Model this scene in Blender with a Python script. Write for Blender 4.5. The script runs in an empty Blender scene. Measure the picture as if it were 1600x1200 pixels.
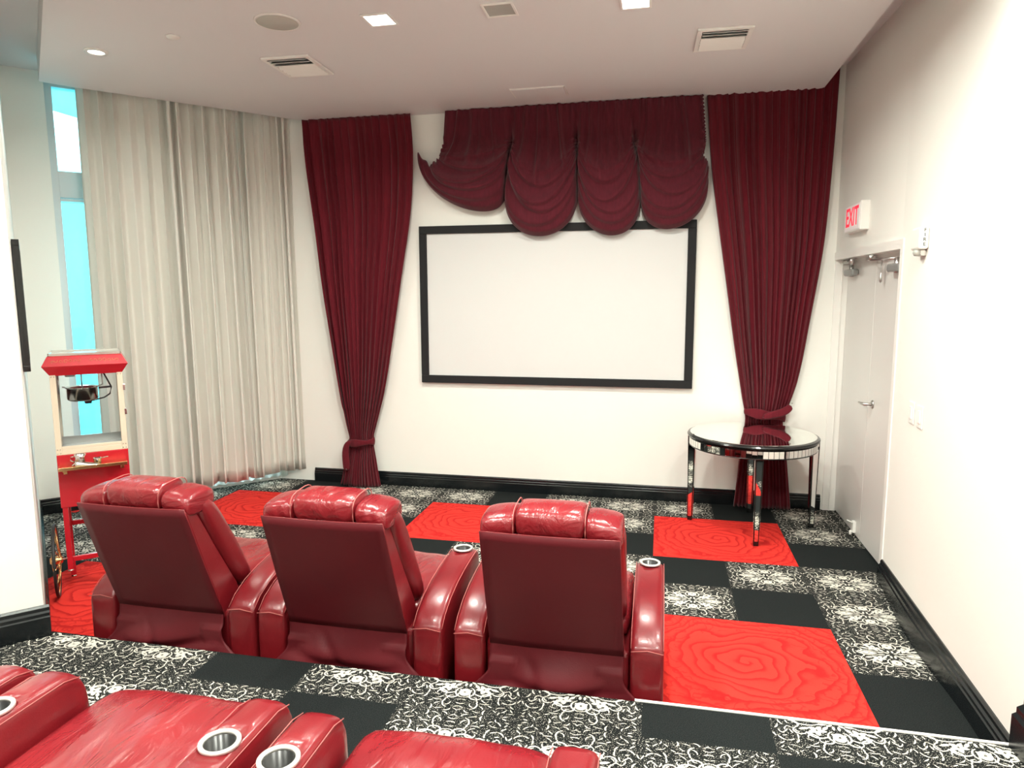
import bpy, bmesh, math, random
from mathutils import Vector, Matrix
from math import sin, cos, pi, radians, exp, sqrt, hypot

random.seed(7)
SC = bpy.context.scene
COL = SC.collection

# ------------------------------------------------------------------ camera
cd = bpy.data.cameras.new('camera')
cd.sensor_width = 36.0
cd.lens = 24.148
cd.clip_start = 0.05
cam = bpy.data.objects.new('camera', cd)
COL.objects.link(cam)
_r = Vector((0.97751103, 0.21085401, -0.00357496))
_u = Vector((-0.02389704, 0.12759692, 0.99153818))
_f = Vector((-0.20952595, 0.96915407, -0.12976618))
cam.matrix_world = Matrix(((_r.x, _u.x, -_f.x, -0.90187932), (_r.y, _u.y, -_f.y, -3.65248139),
                           (_r.z, _u.z, -_f.z, 1.73672145), (0, 0, 0, 1)))
SC.camera = cam

# ------------------------------------------------------------------ view, world
SC.view_settings.view_transform = 'Standard'
SC.view_settings.look = 'None'
SC.view_settings.gamma = 1.0
SC.view_settings.use_curve_mapping = False
SC.view_settings.exposure = 0.20
w = bpy.data.worlds.new('daylight')
SC.world = w
w.use_nodes = True
# bright hazy sky over a turquoise sea and horizon
_nt = w.node_tree
_tc = _nt.nodes.new('ShaderNodeTexCoord')
_sp = _nt.nodes.new('ShaderNodeSeparateXYZ')
_cr = _nt.nodes.new('ShaderNodeValToRGB')
_cr.color_ramp.elements[0].position = 0.40
_cr.color_ramp.elements[0].color = (0.030, 0.27, 0.30, 1)
_cr.color_ramp.elements[1].position = 0.72
_cr.color_ramp.elements[1].color = (0.80, 0.97, 1.0, 1)
_e = _cr.color_ramp.elements.new(0.56)
_e.color = (0.04, 0.26, 0.29, 1)
_mr = _nt.nodes.new('ShaderNodeMath')
_mr.operation = 'MULTIPLY_ADD'
_mr.inputs[1].default_value = 0.5
_mr.inputs[2].default_value = 0.5
_nt.links.new(_tc.outputs['Generated'], _sp.inputs[0])
_nt.links.new(_sp.outputs[2], _mr.inputs[0])
_nt.links.new(_mr.outputs[0], _cr.inputs[0])
_nt.links.new(_cr.outputs[0], _nt.nodes['Background'].inputs[0])
_nt.nodes['Background'].inputs[1].default_value = 9.0


def area(name, loc, rot, sx, sy, power, col, spread=180):
    l = bpy.data.lights.new(name, 'AREA')
    l.shape = 'RECTANGLE'
    l.size, l.size_y = sx, sy
    l.energy = power
    l.color = col
    l.spread = radians(spread)
    o = bpy.data.objects.new(name, l)
    COL.objects.link(o)
    o.location = loc
    o.rotation_euler = rot
    return o


WARM = (0.965, 0.985, 0.885)
# recessed ceiling lights of the room: two seen in the photograph, the rest behind the camera
LAMPS = [(-2.465, 0.14, 1.0), (-1.07, 0.20, 1.0), (-2.465, -1.9, 1.2), (-1.07, -1.9, 1.2),
         (-2.465, -3.9, 1.1), (-1.07, -3.9, 1.1), (-0.05, -1.15, 1.0), (-0.05, -3.0, 1.0), (-3.7, -2.6, 0.9)]
for k, (lx, ly, s) in enumerate(LAMPS):
    area('ceiling_lamp_light', (lx, ly, 3.215), (0, 0, 0), 0.15, 0.15, 38 * s, WARM, 165)

# ------------------------------------------------------------------ node helpers


def mat(name, color=(0.8, 0.8, 0.8), rough=0.5, metal=0.0, bump=None, **kw):
    m = bpy.data.materials.new(name)
    m.use_nodes = True
    nt = m.node_tree
    b = nt.nodes['Principled BSDF']
    b.inputs['Base Color'].default_value = (*color, 1)
    b.inputs['Roughness'].default_value = rough
    b.inputs['Metallic'].default_value = metal
    for k, v in kw.items():
        b.inputs[k.replace('_', ' ')].default_value = v
    if bump:
        scale, strength, dist, stretch = bump
        tc = nt.nodes.new('ShaderNodeTexCoord')
        mp = nt.nodes.new('ShaderNodeMapping')
        mp.inputs['Scale'].default_value = stretch
        nz = nt.nodes.new('ShaderNodeTexNoise')
        nz.inputs['Scale'].default_value = scale
        nz.inputs['Detail'].default_value = 6
        bp = nt.nodes.new('ShaderNodeBump')
        bp.inputs['Strength'].default_value = strength
        bp.inputs['Distance'].default_value = dist
        L = nt.links.new
        L(tc.outputs['Object'], mp.inputs[0])
        L(mp.outputs[0], nz.inputs['Vector'])
        L(nz.outputs['Fac'], bp.inputs['Height'])
        L(bp.outputs[0], b.inputs['Normal'])
    return m


def noise_color(m, c1, c2, scale, stretch=(1, 1, 1), lo=0.35, hi=0.65, coord='Object', detail=5):
    nt = m.node_tree
    b = nt.nodes['Principled BSDF']
    L = nt.links.new
    tc = nt.nodes.new('ShaderNodeTexCoord')
    mp = nt.nodes.new('ShaderNodeMapping')
    mp.inputs['Scale'].default_value = stretch
    nz = nt.nodes.new('ShaderNodeTexNoise')
    nz.inputs['Scale'].default_value = scale
    nz.inputs['Detail'].default_value = detail
    cr = nt.nodes.new('ShaderNodeValToRGB')
    cr.color_ramp.elements[0].position = lo
    cr.color_ramp.elements[1].position = hi
    cr.color_ramp.elements[0].color = (*c1, 1)
    cr.color_ramp.elements[1].color = (*c2, 1)
    L(tc.outputs[coord], mp.inputs[0])
    L(mp.outputs[0], nz.inputs['Vector'])
    L(nz.outputs['Fac'], cr.inputs[0])
    L(cr.outputs[0], b.inputs['Base Color'])
    return m


class Ex:
    """tiny expression -> Math nodes"""
    nt = None

    def __init__(s, sock): s.s = sock

    @staticmethod
    def op(kind, *a):
        n = Ex.nt.nodes.new('ShaderNodeMath')
        n.operation = kind
        for i, v in enumerate(a):
            if isinstance(v, Ex):
                Ex.nt.links.new(v.s, n.inputs[i])
            else:
                n.inputs[i].default_value = v
        return Ex(n.outputs[0])

    def __add__(a, b): return Ex.op('ADD', a, b)
    __radd__ = __add__
    def __mul__(a, b): return Ex.op('MULTIPLY', a, b)
    __rmul__ = __mul__
    def __sub__(a, b): return Ex.op('SUBTRACT', a, b)
    def __rsub__(a, b): return Ex.op('SUBTRACT', b, a)


def rose_material():
    m = mat('red_rose_carpet', rough=0.95, Specular_IOR_Level=0.1)
    nt = m.node_tree
    Ex.nt = nt
    L = nt.links.new
    b = nt.nodes['Principled BSDF']
    uv = nt.nodes.new('ShaderNodeUVMap')
    sp = nt.nodes.new('ShaderNodeSeparateXYZ')
    L(uv.outputs[0], sp.inputs[0])
    # two noises that bend the petals
    n1 = nt.nodes.new('ShaderNodeTexNoise')
    n1.inputs['Scale'].default_value = 3.1
    n1.inputs['Detail'].default_value = 1.2
    n2 = nt.nodes.new('ShaderNodeTexNoise')
    n2.inputs['Scale'].default_value = 13.0
    n2.inputs['Detail'].default_value = 2.0
    L(uv.outputs[0], n1.inputs['Vector'])
    L(uv.outputs[0], n2.inputs['Vector'])
    X = Ex(sp.outputs[0]) - 0.5
    Y = Ex(sp.outputs[1]) - 0.5
    N1 = Ex(n1.outputs['Fac']) - 0.5
    N2 = Ex(n2.outputs['Fac']) - 0.5
    r = Ex.op('SQRT', X * X + Y * Y)
    th = Ex.op('ARCTAN2', Y, X)
    lob = Ex.op('SINE', th * 5.0 + r * 16.0) * 0.03
    amp = Ex.op('SMOOTH_MIN', r * 2.6, 0.75, 0.2)
    rr = r + (lob + N1 * 0.42 + N2 * 0.07) * amp
    ph = rr * 13.5 + th * (1.0 / (2 * pi))
    fr = Ex.op('FRACT', ph)
    # dark line at ring boundary, soft shade inside
    line = Ex.op('SMOOTH_MIN', Ex.op('SMOOTH_MAX', (0.34 - fr) * 5.0, 0.0, 0.3), 1.0, 0.3)
    soft = Ex.op('SMOOTH_MIN', fr, 0.6, 0.3)
    ph2 = (N1 * 16.0 + N2 * 3.0)
    fr2 = Ex.op('LESS_THAN', Ex.op('FRACT', ph2), 0.22)
    outer = Ex.op('GREATER_THAN', r, 0.36)
    fac = Ex.op('MAXIMUM', line, fr2 * outer)
    fz = nt.nodes.new('ShaderNodeTexNoise')
    fz.inputs['Scale'].default_value = 150
    L(uv.outputs[0], fz.inputs['Vector'])
    v = Ex.op('MULTIPLY', fac, 0.42) + Ex(fz.outputs['Fac']) * 0.45 - soft * 0.55 + 0.28
    cr = nt.nodes.new('ShaderNodeValToRGB')
    cr.color_ramp.elements[0].color = (0.66, 0.036, 0.026, 1)
    cr.color_ramp.elements[1].color = (0.44, 0.014, 0.014, 1)
    cr.color_ramp.elements[0].position = 0.15
    cr.color_ramp.elements[1].position = 0.9
    L(v.s, cr.inputs[0])
    L(cr.outputs[0], b.inputs['Base Color'])
    return m


def speckle(name, c1, c2, thr, scale=420):
    m = mat(name, c1, rough=0.95, Specular_IOR_Level=0.1)
    noise_color(m, c1, c2, scale, lo=thr, hi=thr + 0.05, detail=1)
    return m


# ------------------------------------------------------------------ materials
M = {}
M['wall'] = mat('wall_paint', (0.85, 0.84, 0.79), 0.6, bump=(60, 0.04, 0.002, (1, 1, 1)))
M['ceil'] = mat('ceiling_paint', (0.73, 0.715, 0.715), 0.8, bump=(80, 0.04, 0.002, (1, 1, 1)))
M['white'] = mat('white_trim_paint', (0.85, 0.83, 0.79), 0.35, bump=(40, 0.02, 0.001, (1, 1, 1)))
M['door'] = mat('door_paint', (0.72, 0.70, 0.67), 0.28, bump=(30, 0.03, 0.001, (1, 1, 1)))
M['vent'] = mat('vent_enamel', (0.82, 0.80, 0.76), 0.4, bump=(90, 0.02, 0.001, (1, 1, 1)))
M['black_base'] = mat('black_baseboard_paint', (0.006, 0.008, 0.009), 0.22, bump=(25, 0.05, 0.002, (1, 1, 1)))
M['rose'] = rose_material()
M['blackpile'] = speckle('black_pile', (0.008, 0.010, 0.010), (0.020, 0.022, 0.022), 0.52, 300)
M['dmgrey'] = speckle('black_pile_with_white_flecks', (0.010, 0.011, 0.011), (0.50, 0.48, 0.43), 0.63, 260)
M['dmwhite'] = speckle('cream_pile', (0.64, 0.61, 0.54), (0.25, 0.24, 0.21), 0.58, 300)


def leather(name, c1, c2, wr=0.25, fold=0.0, rough=0.3):
    m = mat(name, c1, rough, Specular_IOR_Level=0.5, Coat_Weight=0.18, Coat_Roughness=0.14)
    nt = m.node_tree
    b = nt.nodes['Principled BSDF']
    L = nt.links.new
    tc = nt.nodes.new('ShaderNodeTexCoord')
    nz = nt.nodes.new('ShaderNodeTexNoise')
    nz.inputs['Scale'].default_value = 5
    nz.inputs['Detail'].default_value = 3
    cr = nt.nodes.new('ShaderNodeValToRGB')
    cr.color_ramp.elements[0].color = (*c1, 1)
    cr.color_ramp.elements[1].color = (*c2, 1)
    cr.color_ramp.elements[0].position = 0.3
    cr.color_ramp.elements[1].position = 0.7
    L(tc.outputs['Object'], nz.inputs['Vector'])
    L(nz.outputs['Fac'], cr.inputs[0])
    L(cr.outputs[0], b.inputs['Base Color'])
    g = nt.nodes.new('ShaderNodeTexVoronoi')
    g.inputs['Scale'].default_value = 260
    L(tc.outputs['Object'], g.inputs['Vector'])
    b1 = nt.nodes.new('ShaderNodeBump')
    b1.inputs['Strength'].default_value = 0.12
    b1.inputs['Distance'].default_value = 0.001
    L(g.outputs['Distance'], b1.inputs['Height'])
    mp = nt.nodes.new('ShaderNodeMapping')
    mp.inputs['Scale'].default_value = (1, 0.35, 1)
    mp.inputs['Rotation'].default_value = (0, 0, 0.25)
    n2 = nt.nodes.new('ShaderNodeTexNoise')
    n2.inputs['Scale'].default_value = 14
    n2.inputs['Detail'].default_value = 4
    n2.inputs['Distortion'].default_value = 0.8
    L(tc.outputs['Object'], mp.inputs[0])
    L(mp.outputs[0], n2.inputs['Vector'])
    b2 = nt.nodes.new('ShaderNodeBump')
    b2.inputs['Strength'].default_value = wr
    b2.inputs['Distance'].default_value = 0.02
    L(n2.outputs['Fac'], b2.inputs['Height'])
    L(b1.outputs[0], b2.inputs['Normal'])
    L(b2.outputs[0], b.inputs['Normal'])
    return m


M['leather'] = leather('red_leather', (0.145, 0.006, 0.010), (0.190, 0.009, 0.013), 0.12)
M['leather_soft'] = leather('red_leather_crumpled', (0.165, 0.008, 0.013), (0.225, 0.014, 0.018), 0.6, rough=0.26)
M['leather_back'] = leather('red_back_vinyl', (0.088, 0.007, 0.011), (0.100, 0.008, 0.012), 0.05, rough=0.5)
M['leather_back'].node_tree.nodes['Principled BSDF'].inputs['Coat Weight'].default_value = 0.0
M['leather_back'].node_tree.nodes['Principled BSDF'].inputs['Specular IOR Level'].default_value = 0.25
M['stitch'] = mat('pale_stitching', (0.42, 0.11, 0.10), 0.6, bump=(500, 0.5, 0.001, (1, 1, 1)))


def cloth(name, c1, c2, scale, stretch, bstr, sheen=0.3, transl=0.0):
    m = mat(name, c1, 0.85, Specular_IOR_Level=0.15, Sheen_Weight=sheen, bump=(scale, bstr, 0.006, stretch))
    noise_color(m, c1, c2, scale, stretch)
    if transl:
        nt = m.node_tree
        b = nt.nodes['Principled BSDF']
        out = nt.nodes['Material Output']
        tr = nt.nodes.new('ShaderNodeBsdfTranslucent')
        tr.inputs[0].default_value = (0.9, 0.9, 0.85, 1)
        mx = nt.nodes.new('ShaderNodeMixShader')
        mx.inputs[0].default_value = transl
        nt.links.new(b.outputs[0], mx.inputs[1])
        nt.links.new(tr.outputs[0], mx.inputs[2])
        nt.links.new(mx.outputs[0], out.inputs[0])
    return m


M['velvet'] = cloth('crimson_crushed_cloth', (0.105, 0.006, 0.013), (0.130, 0.008, 0.016), 60, (1, 1, 0.12), 0.22, 0.15)
M['swag'] = cloth('burgundy_crushed_cloth', (0.078, 0.009, 0.016), (0.098, 0.011, 0.020), 60, (1, 1, 0.15), 0.2, 0.15)
M['drape'] = cloth('beige_drape_cloth', (0.77, 0.745, 0.68), (0.78, 0.755, 0.69), 120, (1, 1, 0.3), 0.02, 0.05, 0.09)
M['sheer'] = cloth('white_liner_cloth', (0.8, 0.82, 0.82), (0.86, 0.88, 0.88), 120, (1, 1, 0.3), 0.1, 0.0, 0.85)
M['screen'] = mat('projection_screen_vinyl', (0.66, 0.66, 0.65), 0.55, bump=(200, 0.03, 0.0005, (1, 1, 1)))
M['black_velvet'] = mat('black_flocked_frame', (0.006, 0.006, 0.007), 0.8, bump=(300, 0.2, 0.001, (1, 1, 1)))
M['black_lac'] = mat('black_lacquer', (0.008, 0.008, 0.008), 0.18, bump=(20, 0.02, 0.001, (1, 1, 1)))
M['mirror'] = mat('mirror_glass', (0.90, 0.91, 0.88), 0.015, 1.0)
M['steel'] = mat('polished_steel', (0.72, 0.70, 0.67), 0.16, 1.0, bump=(30, 0.03, 0.001, (1, 1, 1)))
M['satin'] = mat('satin_chrome', (0.62, 0.61, 0.59), 0.3, 1.0, bump=(50, 0.03, 0.001, (1, 1, 1)))
M['closer'] = mat('grey_closer_enamel', (0.30, 0.30, 0.29), 0.4, 0.3, bump=(70, 0.05, 0.001, (1, 1, 1)))
M['ring'] = mat('silver_cup_ring', (0.80, 0.78, 0.74), 0.32, 0.6, bump=(60, 0.02, 0.001, (1, 1, 1)))
M['cup'] = mat('black_cup_well', (0.02, 0.02, 0.02), 0.25, bump=(60, 0.02, 0.001, (1, 1, 1)))
M['redpaint'] = mat('red_enamel', (0.46, 0.012, 0.022), 0.25, bump=(40, 0.02, 0.001, (1, 1, 1)), Coat_Weight=0.3)
M['cream'] = mat('cream_enamel', (0.66, 0.56, 0.44), 0.4, bump=(60, 0.03, 0.001, (1, 1, 1)))
M['gold'] = mat('brass', (0.80, 0.55, 0.26), 0.22, 1.0, bump=(60, 0.03, 0.001, (1, 1, 1)))
M['goldpaint'] = mat('gold_line_paint', (0.62, 0.28, 0.10), 0.4, 0.3, bump=(60, 0.03, 0.001, (1, 1, 1)))
M['rubber'] = mat('black_rubber', (0.012, 0.012, 0.012), 0.55, bump=(60, 0.1, 0.001, (1, 1, 1)))
M['art'] = mat('picture_print', (0.30, 0.30, 0.31), 0.3)
noise_color(M['art'], (0.08, 0.08, 0.09), (0.6, 0.6, 0.6), 6)
M['grille'] = mat('speaker_grille', (0.50, 0.49, 0.44), 0.7, bump=(500, 0.6, 0.001, (1, 1, 1)))
M['dark'] = mat('dark_duct', (0.03, 0.03, 0.035), 0.6, bump=(60, 0.1, 0.001, (1, 1, 1)))
M['lens'] = mat('frosted_lens', (0.42, 0.42, 0.38), 0.25, bump=(8, 0.3, 0.01, (1, 1, 1)))
M['alu'] = mat('white_window_frame', (0.62, 0.66, 0.68), 0.35, 0.1, bump=(60, 0.02, 0.001, (1, 1, 1)))
M['balcony'] = mat('pale_concrete', (0.55, 0.56, 0.55), 0.9, bump=(20, 0.2, 0.01, (1, 1, 1)))


def glass(name, tint=(0.97, 0.99, 1.0), refl=0.08):
    m = bpy.data.materials.new(name)
    m.use_nodes = True
    nt = m.node_tree
    nt.nodes.remove(nt.nodes['Principled BSDF'])
    out = nt.nodes['Material Output']
    t = nt.nodes.new('ShaderNodeBsdfTransparent')
    t.inputs[0].default_value = (*tint, 1)
    g = nt.nodes.new('ShaderNodeBsdfGlossy')
    g.inputs['Roughness'].default_value = 0.02
    fr = nt.nodes.new('ShaderNodeFresnel')
    fr.inputs[0].default_value = 1.35
    mx = nt.nodes.new('ShaderNodeMixShader')
    nt.links.new(fr.outputs[0], mx.inputs[0])
    nt.links.new(t.outputs[0], mx.inputs[1])
    nt.links.new(g.outputs[0], mx.inputs[2])
    nt.links.new(mx.outputs[0], out.inputs[0])
    return m


M['glass'] = glass('clear_glass')


def emis(name, col, st):
    m = mat(name, (0.8, 0.8, 0.8), 0.5)
    b = m.node_tree.nodes['Principled BSDF']
    b.inputs['Emission Color'].default_value = (*col, 1)
    b.inputs['Emission Strength'].default_value = st
    return m


M['lamp'] = emis('lit_lamp_lens', (1.0, 0.95, 0.86), 6.0)
M['exit'] = emis('lit_red_letters', (1.0, 0.03, 0.07), 0.75)
M['exit'].node_tree.nodes['Principled BSDF'].inputs['Base Color'].default_value = (0.6, 0.02, 0.04, 1)
M['exitface'] = emis('lit_sign_face', (1.0, 0.62, 0.60), 0.10)

# ------------------------------------------------------------------ mesh helpers


class MB:
    """collects geometry, then links it as ONE mesh object"""

    def __init__(s):
        s.v, s.f, s.m, s.sm = [], [], [], []
        s.T = None

    def add(s, vs, fs, mi=0, smooth=False):
        b = len(s.v)
        if s.T is not None:
            vs = [s.T @ Vector(p) for p in vs]
        s.v += [tuple(p) for p in vs]
        for f in fs:
            s.f.append([b + i for i in f])
            s.m.append(mi)
            s.sm.append(smooth)
        return s

    def box(s, x0, x1, y0, y1, z0, z1, mi=0):
        vs = [(x, y, z) for z in (z0, z1) for y in (y0, y1) for x in (x0, x1)]
        return s.add(vs, [(0, 2, 3, 1), (4, 5, 7, 6), (0, 1, 5, 4), (2, 6, 7, 3), (0, 4, 6, 2), (1, 3, 7, 5)], mi)

    def loft(s, rings, mi=0, closed=True, cap=True, smooth=True, loop=False):
        n = len(rings[0])
        vs = [p for r in rings for p in r]
        fs = []
        R = len(rings)
        for k in range(R if loop else R - 1):
            k2 = (k + 1) % R
            for i in range(n if closed else n - 1):
                j = (i + 1) % n
                fs.append((k * n + i, k * n + j, k2 * n + j, k2 * n + i))
        if cap and not loop and closed:
            fs.append(tuple(reversed(range(n))))
            fs.append(tuple((R - 1) * n + i for i in range(n)))
        return s.add(vs, fs, mi, smooth)

    def tube(s, pts, r, n=8, mi=0, cap=True, loop=False):
        pts = [Vector(p) for p in pts]
        rings = []
        P = len(pts)
        up = Vector((0, 0, 1))
        for i, p in enumerate(pts):
            if loop:
                d = pts[(i + 1) % P] - pts[i - 1]
            else:
                d = pts[min(i + 1, P - 1)] - pts[max(i - 1, 0)]
            d.normalize()
            a = d.cross(up)
            if a.length < 0.05:
                a = d.cross(Vector((0, 1, 0)))
            a.normalize()
            b = a.cross(d)
            rr = r[i] if isinstance(r, (list, tuple)) else r
            rings.append([p + a * rr * cos(2 * pi * k / n) + b * rr * sin(2 * pi * k / n) for k in range(n)])
        return s.loft(rings, mi, cap=cap, loop=loop)

    def lathe(s, prof, c=(0, 0, 0), n=32, mi=0, axis='z', smooth=True, hollow=False):
        rings = []
        for r, z in prof:
            ring = []
            for k in range(n):
                a = 2 * pi * k / n
                if axis == 'z':
                    ring.append((c[0] + r * cos(a), c[1] + r * sin(a), c[2] + z))
                elif axis == 'y':
                    ring.append((c[0] + r * cos(a), c[1] + z, c[2] - r * sin(a)))
                else:
                    ring.append((c[0] + z, c[1] + r * cos(a), c[2] + r * sin(a)))
            rings.append(ring)
        return s.loft(rings, mi, smooth=smooth, loop=hollow)

    def prism(s, poly, z0, z1, mi=0):
        n = len(poly)
        vs = [(x, y, z0) for x, y in poly] + [(x, y, z1) for x, y in poly]
        fs = [tuple(reversed(range(n))), tuple(n + i for i in range(n))]
        fs += [(i, (i + 1) % n, n + (i + 1) % n, n + i) for i in range(n)]
        return s.add(vs, fs, mi)

    def grid(s, fn, nu, nv, mi=0, smooth=True):
        vs = [fn(i / nu, j / nv) for j in range(nv + 1) for i in range(nu + 1)]
        fs = [(j * (nu + 1) + i, j * (nu + 1) + i + 1, (j + 1) * (nu + 1) + i + 1, (j + 1) * (nu + 1) + i)
              for j in range(nv) for i in range(nu)]
        return s.add(vs, fs, mi, smooth)

    def build(s, name, mats, parent=None, bevel=0, sub=0, solid=0, seg=2, fix=True):
        me = bpy.data.meshes.new(name)
        me.from_pydata(s.v, [], s.f)
        if not isinstance(mats, (list, tuple)):
            mats = [mats]
        for m in mats:
            me.materials.append(M[m] if isinstance(m, str) else m)
        me.polygons.foreach_set('material_index', s.m)
        me.polygons.foreach_set('use_smooth', s.sm)
        if fix:
            bm = bmesh.new()
            bm.from_mesh(me)
            bmesh.ops.recalc_face_normals(bm, faces=bm.faces)
            bm.to_mesh(me)
            bm.free()
        me.update()
        o = bpy.data.objects.new(name, me)
        COL.objects.link(o)
        if parent:
            o.parent = parent
        if solid:
            d = o.modifiers.new('thickness', 'SOLIDIFY')
            d.thickness = solid
            d.offset = 0
        if bevel:
            d = o.modifiers.new('bevel', 'BEVEL')
            d.width = bevel
            d.segments = seg
            d.limit_method = 'ANGLE'
            d.angle_limit = radians(35)
        if sub:
            d = o.modifiers.new('subdivision', 'SUBSURF')
            d.levels = d.render_levels = sub
        return o


def tag(o, label=None, cat=None, group=None, kind=None):
    if label: o['label'] = label
    if cat: o['category'] = cat
    if group: o['group'] = group
    if kind: o['kind'] = kind
    return o


def thing(name, label, cat, loc=(0, 0, 0), rotz=0, group=None):
    o = bpy.data.objects.new(name, None)
    COL.objects.link(o)
    o.location = loc
    o.rotation_euler = (0, 0, rotz)
    o.empty_display_size = 0.1
    return tag(o, label, cat, group)


def struct(mb, name, mats, label=None, **kw):
    o = mb.build(name, mats, **kw)
    o['kind'] = 'structure'
    if label: o['label'] = label
    return o


def dup(root, name=None, loc=None, rotz=None, label=None, group=None):
    r = root.copy()
    COL.objects.link(r)
    if loc is not None: r.location = loc
    if rotz is not None: r.rotation_euler = (0, 0, rotz)
    if label: r['label'] = label
    if group: r['group'] = group

    def rec(a, b):
        for ch in list(a.children):
            c = ch.copy()
            COL.objects.link(c)
            c.parent = b
            rec(ch, c)
    rec(root, r)
    return r


def lerp(a, b, t): return a + (b - a) * t


def smooth(t):
    t = max(0.0, min(1.0, t))
    return t * t * (3 - 2 * t)


def interp(tab, z):
    """piecewise-linear table [(z, a, b..)] ascending in z"""
    if z <= tab[0][0]: return tab[0][1:]
    for p, q in zip(tab, tab[1:]):
        if z <= q[0]:
            t = (z - p[0]) / (q[0] - p[0])
            return tuple(lerp(a, b, t) for a, b in zip(p[1:], q[1:]))
    return tab[-1][1:]


def sinterp(xs, ys, x):
    """smooth (Catmull-Rom like) interpolation"""
    n = len(xs)
    if x <= xs[0]: return ys[0]
    if x >= xs[-1]: return ys[-1]
    i = max(k for k in range(n - 1) if xs[k] <= x)
    h = xs[i + 1] - xs[i]
    t = (x - xs[i]) / h

    def sl(k):
        a, b = max(0, k - 1), min(n - 1, k + 1)
        return (ys[b] - ys[a]) / (xs[b] - xs[a])
    m0, m1 = sl(i) * h, sl(i + 1) * h
    return ((2 * t**3 - 3 * t**2 + 1) * ys[i] + (t**3 - 2 * t**2 + t) * m0 + (-2 * t**3 + 3 * t**2) * ys[i + 1] + (t**3 - t**2) * m1)


def rrect(w, h, r, n=4):
    """rounded rectangle outline centred on 0"""
    out = []
    for cx, cy, a0 in ((w / 2 - r, h / 2 - r, 0), (-w / 2 + r, h / 2 - r, 90), (-w / 2 + r, -h / 2 + r, 180), (w / 2 - r, -h / 2 + r, 270)):
        for k in range(n + 1):
            a = radians(a0 + 90 * k / n)
            out.append((cx + r * cos(a), cy + r * sin(a)))
    return out


# ------------------------------------------------------------------ room shell
YW = 2.132            # screen wall
XR = 0.45             # right wall
XD = 0.500            # face of the double door
XE = 0.375            # right wall at the platform edge (the wall runs slightly inwards)


def xwall(y): return XR - (0.77 - y) * (XR - XE) / (0.77 + 1.145)


ZS = 3.25             # dropped ceiling
ZU = 3.42             # upper ceiling
ZP = 0.18             # platform
A = Vector((0.68, 0.733, 0)).normalized()      # direction of the window wall
B = Vector((-0.733, 0.68, 0)).normalized()     # direction of the left return wall
C1 = Vector((-3.65, -1.17, 0))                 # outer corner of the left wall
FAR = C1 + B * 2.80                            # inner corner by the window


def slab(mb, p, q, z0, z1, thick, mi=0):
    """vertical slab from p to q; thickness to the left of p->q"""
    p, q = Vector(p), Vector(q)
    d = (q - p).normalized()
    n = Vector((-d.y, d.x, 0)) * thick
    poly = [(p.x, p.y), (q.x, q.y), (q.x + n.x, q.y + n.y), (p.x + n.x, p.y + n.y)]
    return mb.prism(poly, z0, z1, mi)


BACKY = -5.6
struct(MB().box(-4.6, 0.62, YW, YW + 0.12, 0, 3.6), 'wall_screen', 'wall')
# right wall: near wall, header, and an added light-blocking slab behind the doors
DY0, DY1, DZ = 0.77, YW, 2.0
mb = MB()
mb.prism([(XR, DY0), (XE, -1.145), (XE, BACKY), (XR + 0.15, BACKY), (XR + 0.15, DY0)], 0, 3.6)
mb.prism([(XR, DY0), (XR + 0.15, DY0), (XR + 0.15, YW), (0.405, YW)], DZ, 3.6)
mb.box(XD + 0.05, XD + 0.12, DY0 - 0.1, YW + 0.05, 0, DZ + 0.02)  # unseen backing, added to stop light leaking in around the doors
struct(mb, 'wall_right', 'wall')
mb = MB()
slab(mb, C1, C1 - A * 3.1, 0, 3.6, -0.12)
struct(mb, 'wall_left_near', 'wall')
mb = MB()
slab(mb, C1 + B * 0.001, FAR, 0, 3.6, 0.12)
struct(mb, 'wall_left', 'wall')
nl = C1 - A * 3.1
mb = MB()
mb.prism([(nl.x - 0.15, nl.y), (nl.x, nl.y), (nl.x, BACKY), (nl.x - 0.15, BACKY)], 0, 3.6)
mb.box(nl.x - 0.15, XR + 0.15, BACKY - 0.12, BACKY, 0, 3.6)
struct(mb, 'wall_rear', 'wall')
# window wall: pier, sill band and head, then the glazing
PIER = 0.27
WEND = FAR + A * ((YW - FAR.y) / A.y)
mb = MB()
slab(mb, FAR - A * 0.12, FAR + A * PIER, 0, 3.6, 0.2)
slab(mb, FAR + A * PIER, WEND + A * 0.1, 3.40, 3.6, 0.2)
slab(mb, FAR + A * PIER, WEND + A * 0.1, 0, 0.03, 0.2)
struct(mb, 'wall_window', 'wall')
NA = Vector((-A.y, A.x, 0))
mb = MB()
T0 = FAR + A * PIER + NA * 0.05
WL = (WEND - (FAR + A * PIER)).length
mb.T = Matrix.Translation(T0) @ Matrix.Rotation(math.atan2(A.y, A.x), 4, 'Z')
for xx in (0.0, WL * 0.34, WL * 0.67, WL - 0.05):
    mb.box(xx, xx + 0.05, 0, 0.09, 0.03, 3.40)
mb.box(0.05, WL - 0.05, 0, 0.09, 0.03, 0.09)
mb.box(0.05, WL - 0.05, 0, 0.09, 3.33, 3.40)
mb.box(0.05, WL - 0.05, -0.01, 0.09, 2.50, 2.70)
mb.box(0.05, WL - 0.05, -0.02, 0.09, 2.47, 2.49)
win = struct(mb, 'window_1', 'alu', 'white framed full-height window behind the beige drapes')
mb = MB()
mb.T = Matrix.Translation(T0) @ Matrix.Rotation(math.atan2(A.y, A.x), 4, 'Z')
mb.box(0.05, WL - 0.05, 0.04, 0.05, 0.09, 2.50)
mb.box(0.05, WL - 0.05, 0.04, 0.05, 2.70, 3.33)
mb.build('pane', 'glass', win)

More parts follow.
